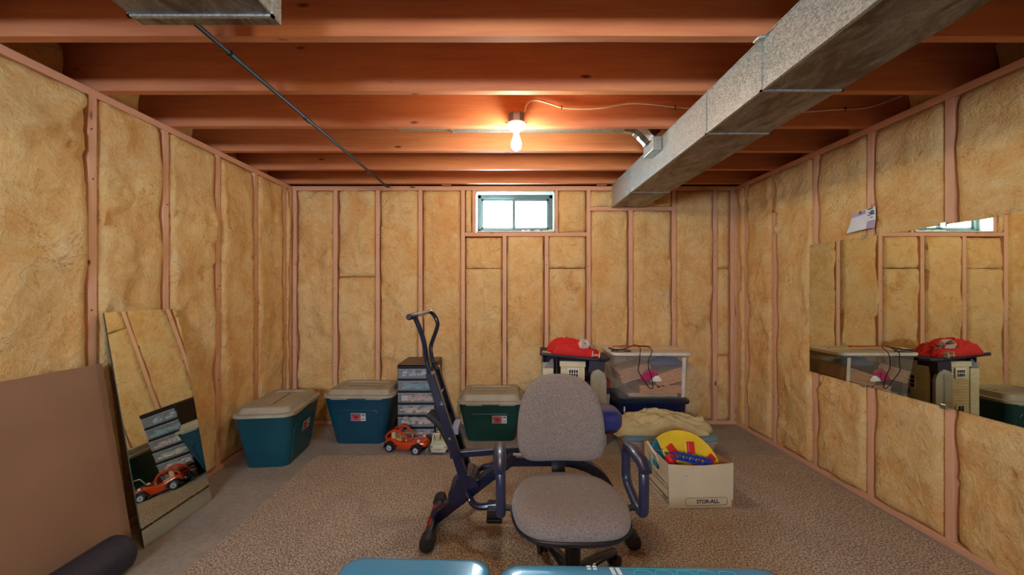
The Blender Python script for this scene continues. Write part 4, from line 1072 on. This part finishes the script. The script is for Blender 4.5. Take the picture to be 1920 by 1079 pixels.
# ------------------------------------------------------------------ underbed tote with blanket
ub = thing('underbed_tote', 'flat clear tote with blue lid beneath the beige blanket', 'storage tote', (1.245, 2.93, .0115))
CL2 = clear_plastic('pinkish_clear_plastic', (206, 180, 168), .45, .25)
b = G(); b.loft([rrect(.62, .31, .04, 0, 6), rrect(.63, .32, .045, .008, 6), rrect(.68, .36, .05, .16, 6)] + [rrect(.675, .355, .05, .16, 6), rrect(.625, .315, .045, .01, 6), rrect(.60, .29, .04, .004, 6)])
b.make('body', CL2, ub, smooth=True, auto=50)
G().loft([rrect(.675, .355, .05, .150, 6), rrect(.705, .385, .06, .150, 6), rrect(.708, .388, .06, .162, 6), rrect(.675, .355, .05, .165, 6)]).make('rim', CL2, ub, smooth=True, auto=50)
G().loft([rrect(.69, .37, .055, .1655, 6), rrect(.695, .375, .055, .171, 6), rrect(.69, .37, .055, .182, 6), rrect(.66, .34, .05, .186, 6), rrect(.62, .30, .04, .184, 6)]).make('lid', plain('blue_lid', (96, 140, 162), .35), ub, smooth=True, auto=50)
o = G().box((-.27, -.12, .012), (.27, .12, .11), .02).make('contents', plain('mixed_toys', (146, 120, 128), .7, 0, .5, 14), ub); o['kind'] = 'stuff'
FL = plain('beige_fleece', (196, 178, 128), .95, 0, .10, 16, .5, 120)
def bp(u, v):
    return .62 + .30 * math.exp(-((u + .05) / .28) ** 2) + .12 * math.exp(-((u + .62) / .2) ** 2) - .30 * max(0, u - .3) - .25 * v * v + .22 * v + .5 * math.exp(-((u - .93) / .09) ** 2)
tag(heap('fleece_blanket', 1.225, 2.945, .199, .385, .165, .135, 3.3, FL, 110, 50, .75, bp, lambda x, y: -max(0, .90 - x) * .75), 'beige fleece blanket heaped on the blue-lidded flat tote', 'blanket')

# ------------------------------------------------------------------ cardboard box of toys
cb = thing('cardboard_box', 'open white cardboard box of toys printed STOR-ALL on the carpet', 'box', (1.145, 2.36, .0115), R(2.5))
CBM = plain('white_cardboard', (206, 190, 156), .8, 0, .05, 6, .05, 90); CBI = plain('kraft_inside', (160, 118, 80), .85)
bw, bd_, bh = .197, .165, .262
tt = .004
def wallp(name, P, n, mat=CBM):
    """four-corner panel P (bottom a,b, top b,a) with thickness along n and a sagging top edge"""
    b = G(); K = 10; L = []
    for i in range(K + 1):
        t_ = i / K; lo = Vector(P[0]).lerp(Vector(P[1]), t_); hi = Vector(P[3]).lerp(Vector(P[2]), t_)
        hi = hi + Vector((0, 0, -.012 * math.sin(math.pi * t_))); q = Vector(n) * tt
        L.append([lo, hi, hi + q, lo + q])
    return b.loft(L).make(name, mat, cb)
fp_ = wallp('front_panel', [(-bw + .012, -bd_, 0), (bw, -bd_, 0), (bw - .002, -bd_ - .006, bh), (-bw, -bd_ - .006, bh)], (0, 1, 0))
rp_ = wallp('side_panel', [(bw, -bd_, 0), (bw, bd_, 0), (bw, bd_, bh - .01), (bw - .002, -bd_, bh)], (-1, 0, 0), CBI)
bk_ = wallp('rear_panel', [(-bw, bd_, 0), (bw, bd_, 0), (bw, bd_, bh), (-bw, bd_, bh + .01)], (0, -1, 0), CBI)
# side with hand hole built from strips
xs = -bw
b = G()
def qx(y, z): return -bw + .012 * (1 - z / bh) * (1 if y < 0 else .3)
for y0q, y1q, z0q, z1q in ((-bd_, bd_, 0, .165), (-bd_, -.045, .165, .205), (.045, bd_, .165, .205), (-bd_, bd_, .205, bh)):
    b.loft([[(qx(y0q, z0q), y0q, z0q), (qx(y0q, z1q), y0q, z1q), (qx(y0q, z1q) + tt, y0q, z1q), (qx(y0q, z0q) + tt, y0q, z0q)], [(qx(y1q, z0q), y1q, z0q), (qx(y1q, z1q), y1q, z1q), (qx(y1q, z1q) + tt, y1q, z1q), (qx(y1q, z0q) + tt, y1q, z0q)]])
sp_ = b.make('side_panel', CBM, cb)
G().box((-bw + .012, -bd_, 0), (bw, bd_, .004)).make('base', CBI, cb)
G().box((bw - .01, -bd_ - .001, .0), (bw + .002, -bd_ + .02, bh - .03)).make('corner_fold', CBI, cb)
def line(par, pts, r, mat=INK, closed=True):
    return G().tube(pts, r, 4, closed=closed).make('print_line', mat, par)
yq = -bd_ - .0012
line(fp_, [(x + .035, yq - .0005, z + .036) for x, z, _ in [(p[0], p[1], 0) for p in rrect(.25, .046, .012, 0, 4)]], .0011)
text('lettering', 'STOR-ALL.', .030, INK, fp_, T(.045, yq - .0010, .036) @ RX(90), .0007)
G().tube([(-.09, yq - .005, .19), (-.088, yq - .005, .194)], .002, 5).make('mark', INK, fp_)
def sq(pts): return [(-bw - .0006 + .012 * (1 - z / bh) * (1 if y < 0 else .3) - .0006, y, z) for y, z in pts]
line(sp_, sq([(-.155, .02), (.10, .02), (.10, .05), (-.155, .05)]), .0011)
line(sp_, sq([(-.155, .055), (.10, .055), (.10, .135), (-.145, .135), (-.155, .125)]), .0011)
line(sp_, sq([(-.155, .105), (.10, .105)]), .001, closed=False); line(sp_, sq([(-.09, .105), (-.09, .135)]), .001, closed=False)
line(sp_, sq([(-.02, .105), (-.02, .155)]), .001, closed=False); line(sp_, sq([(-.05, .02), (-.05, .05)]), .001, closed=False)
for k in range(2):
    for j, (a, c) in enumerate(((-.14, -.07), (-.035, .06))): G().box((qx(a, .035) - .0012, a, .028 + k * .010), (qx(a, .035) - .0004, c, .032 + k * .010)).make('print_block', INK, sp_)

BO = Vector((1.145, 2.36, .0115))
YEL = plain('yellow_plastic', (232, 196, 40), .35); REDP = plain('red_toy_plastic', (206, 26, 34), .4); BLU = plain('blue_toy_plastic', (14, 62, 160), .35); TEAL = plain('teal_toy_plastic', (22, 130, 150), .4)
yd = thing('toy_disc', 'yellow fan-shaped toy board with three red blocks in the cardboard box', 'toy', (1.15, 2.32, .175))
DM = RZ(2) @ RX(68)
P = [(-.04 + .236 * math.cos(R(a)), -.005 + .236 * math.sin(R(a))) for a in range(-12, 132, 6)] + [(-.125, .01), (-.10, -.05), (.16, -.06)]
G().prism(P, -.008, .008, M=DM).make('board', YEL, yd, bevel=.003)
for x, y, a in ((-.098, .115, 32), (.022, .128, -4), (.128, .055, -52)):
    blk = G().box((-.021, -.034, .008), (.021, .034, .034), .004, M=DM @ T(x, y, 0) @ RZ(a)).make('block', REDP, yd)
    G().box((-.025, -.037, .0082), (.025, .037, .014), .002, M=DM @ T(x - .003, y, 0) @ RZ(a)).make('block_base', YEL, blk)
for x, y in ((-.155, .12), (-.125, .045), (.165, .03)): G().lathe([(.004, .0083), (.004, .0092)], seg=8, M=DM @ T(x, y, 0)).make('peg_hole', BLACKP, yd)
td = thing('toy_disc', 'teal round toy board behind the yellow one in the cardboard box', 'toy', (1.09, 2.42, .20))
G().prism([(.15 * math.cos(R(a)), .15 * math.sin(R(a))) for a in range(-10, 191, 8)], -.006, .006, M=RX(70) @ RZ(12)).make('board', TEAL, td, bevel=.002)
G().prism([(.135 * math.cos(R(a)), .135 * math.sin(R(a))) for a in range(0, 181, 8)], .006, .008, M=RX(70) @ RZ(12)).make('rim_inset', plain('teal_dark', (16, 100, 124), .4), td)
bg = thing('toy_bridge', 'blue lattice toy bridge tilted against the front of the cardboard box', 'toy', (1.12, 2.225, .262), 0); bg.rotation_euler = (R(-8), R(13), R(2))
def lat(p, q, r=.0042): return G().tube([p, q], r, 4).make('strut', BLU, bg)
for y in (0, .03):
    lat((-.115, y, .0), (.12, y, .0), .0045); lat((-.115, y, .03), (.12, y, .03)) if y else lat((-.08, y, .042), (.12, y, .042), .0045)
    for k in range(5):
        x = -.08 + k * .04; lat((x, y, .042), (x + .02, y, 0)); lat((x + .02, y, 0), (x + .04, y, .042))
lat((-.115, 0, 0), (-.08, 0, .042)); lat((-.08, 0, .042), (-.08, .03, .03)); lat((.12, 0, .042), (.12, .03, .03)); lat((-.115, 0, 0), (-.115, .03, 0))
rbq = G().lathe([(.004, .056), (.02, .052), (.03, .036), (.032, .02), (.030, .006), (.031, .0), (.031, -.02), (.004, -.022)], seg=24).make('red_knob_toy', REDP, None, smooth=True); rbq.location = (1.012, 2.275, .236); rbq.rotation_euler = (R(14), R(-10), 0)
tag(rbq, 'round red plastic knob toy in the front corner of the cardboard box', 'toy')
bk1 = thing('childrens_book', 'white book with blue print standing at the hand hole side of the cardboard box', 'book', (.99, 2.40, .17)); bk1.rotation_euler = (R(6), R(-24), R(-6))
G().box((-.006, -.09, -.09), (-.0045, .09, .125)).make('cover', WHITE, bk1); G().box((.0045, -.09, -.09), (.006, .09, .125)).make('cover', WHITE, bk1)
G().box((-.0045, -.086, -.088), (.0045, .088, .122)).make('pages', MATS['pale_paper'], bk1)
for k in range(3): G().box((-.0068, -.07 + k * .022, .07), (-.006, -.058 + k * .022, .10)).make('blue_mark', BLU, bk1)
bk2 = thing('picture_book', 'brown and blue picture book leaning beside the yellow board', 'book', (1.035, 2.375, .175)); bk2.rotation_euler = (R(-12), R(-20), R(28))
G().box((-.008, -.08, -.09), (-.0065, .08, .105)).make('cover', TEAL, bk2); G().box((-.03, -.088, -.09), (.0085, -.0805, .105), .002).make('spine', BLU, bk2)
G().box((-.0065, -.08, -.09), (.008, .076, .10)).make('pages', MATS['label_picture'], bk2)
sh = thing('paper_sheet', 'white paper corner poking up behind the boards in the cardboard box', 'paper', (1.19, 2.47, .20)); sh.rotation_euler = (R(18), R(38), 0)
G().box((-.06, -.001, -.06), (.06, .001, .09)).make('sheet', WHITE, sh)
rb2 = G().box((-.016, -.012, -.012), (.016, .012, .012), .003).make('toy_block', REDP, None); rb2.location = (1.155, 2.265, .225); tag(rb2, 'small red block under the blue toy bridge', 'toy block')
mx = G(); random.seed(5)
for k in range(26): mx.box((0, 0, 0), (random.uniform(.04, .09), random.uniform(.03, .07), random.uniform(.02, .05)), .004, M=T(random.uniform(1.0, 1.24), random.uniform(2.25, 2.44), random.uniform(.03, .16)) @ RZ(random.uniform(-20, 20)))
o = mx.make('toy_jumble', plain('mixed_toy_plastic', (120, 84, 90), .5, 0, .6, 9), None); tag(o, 'jumble of toys filling the bottom of the cardboard box', 'toys'); o['kind'] = 'stuff'
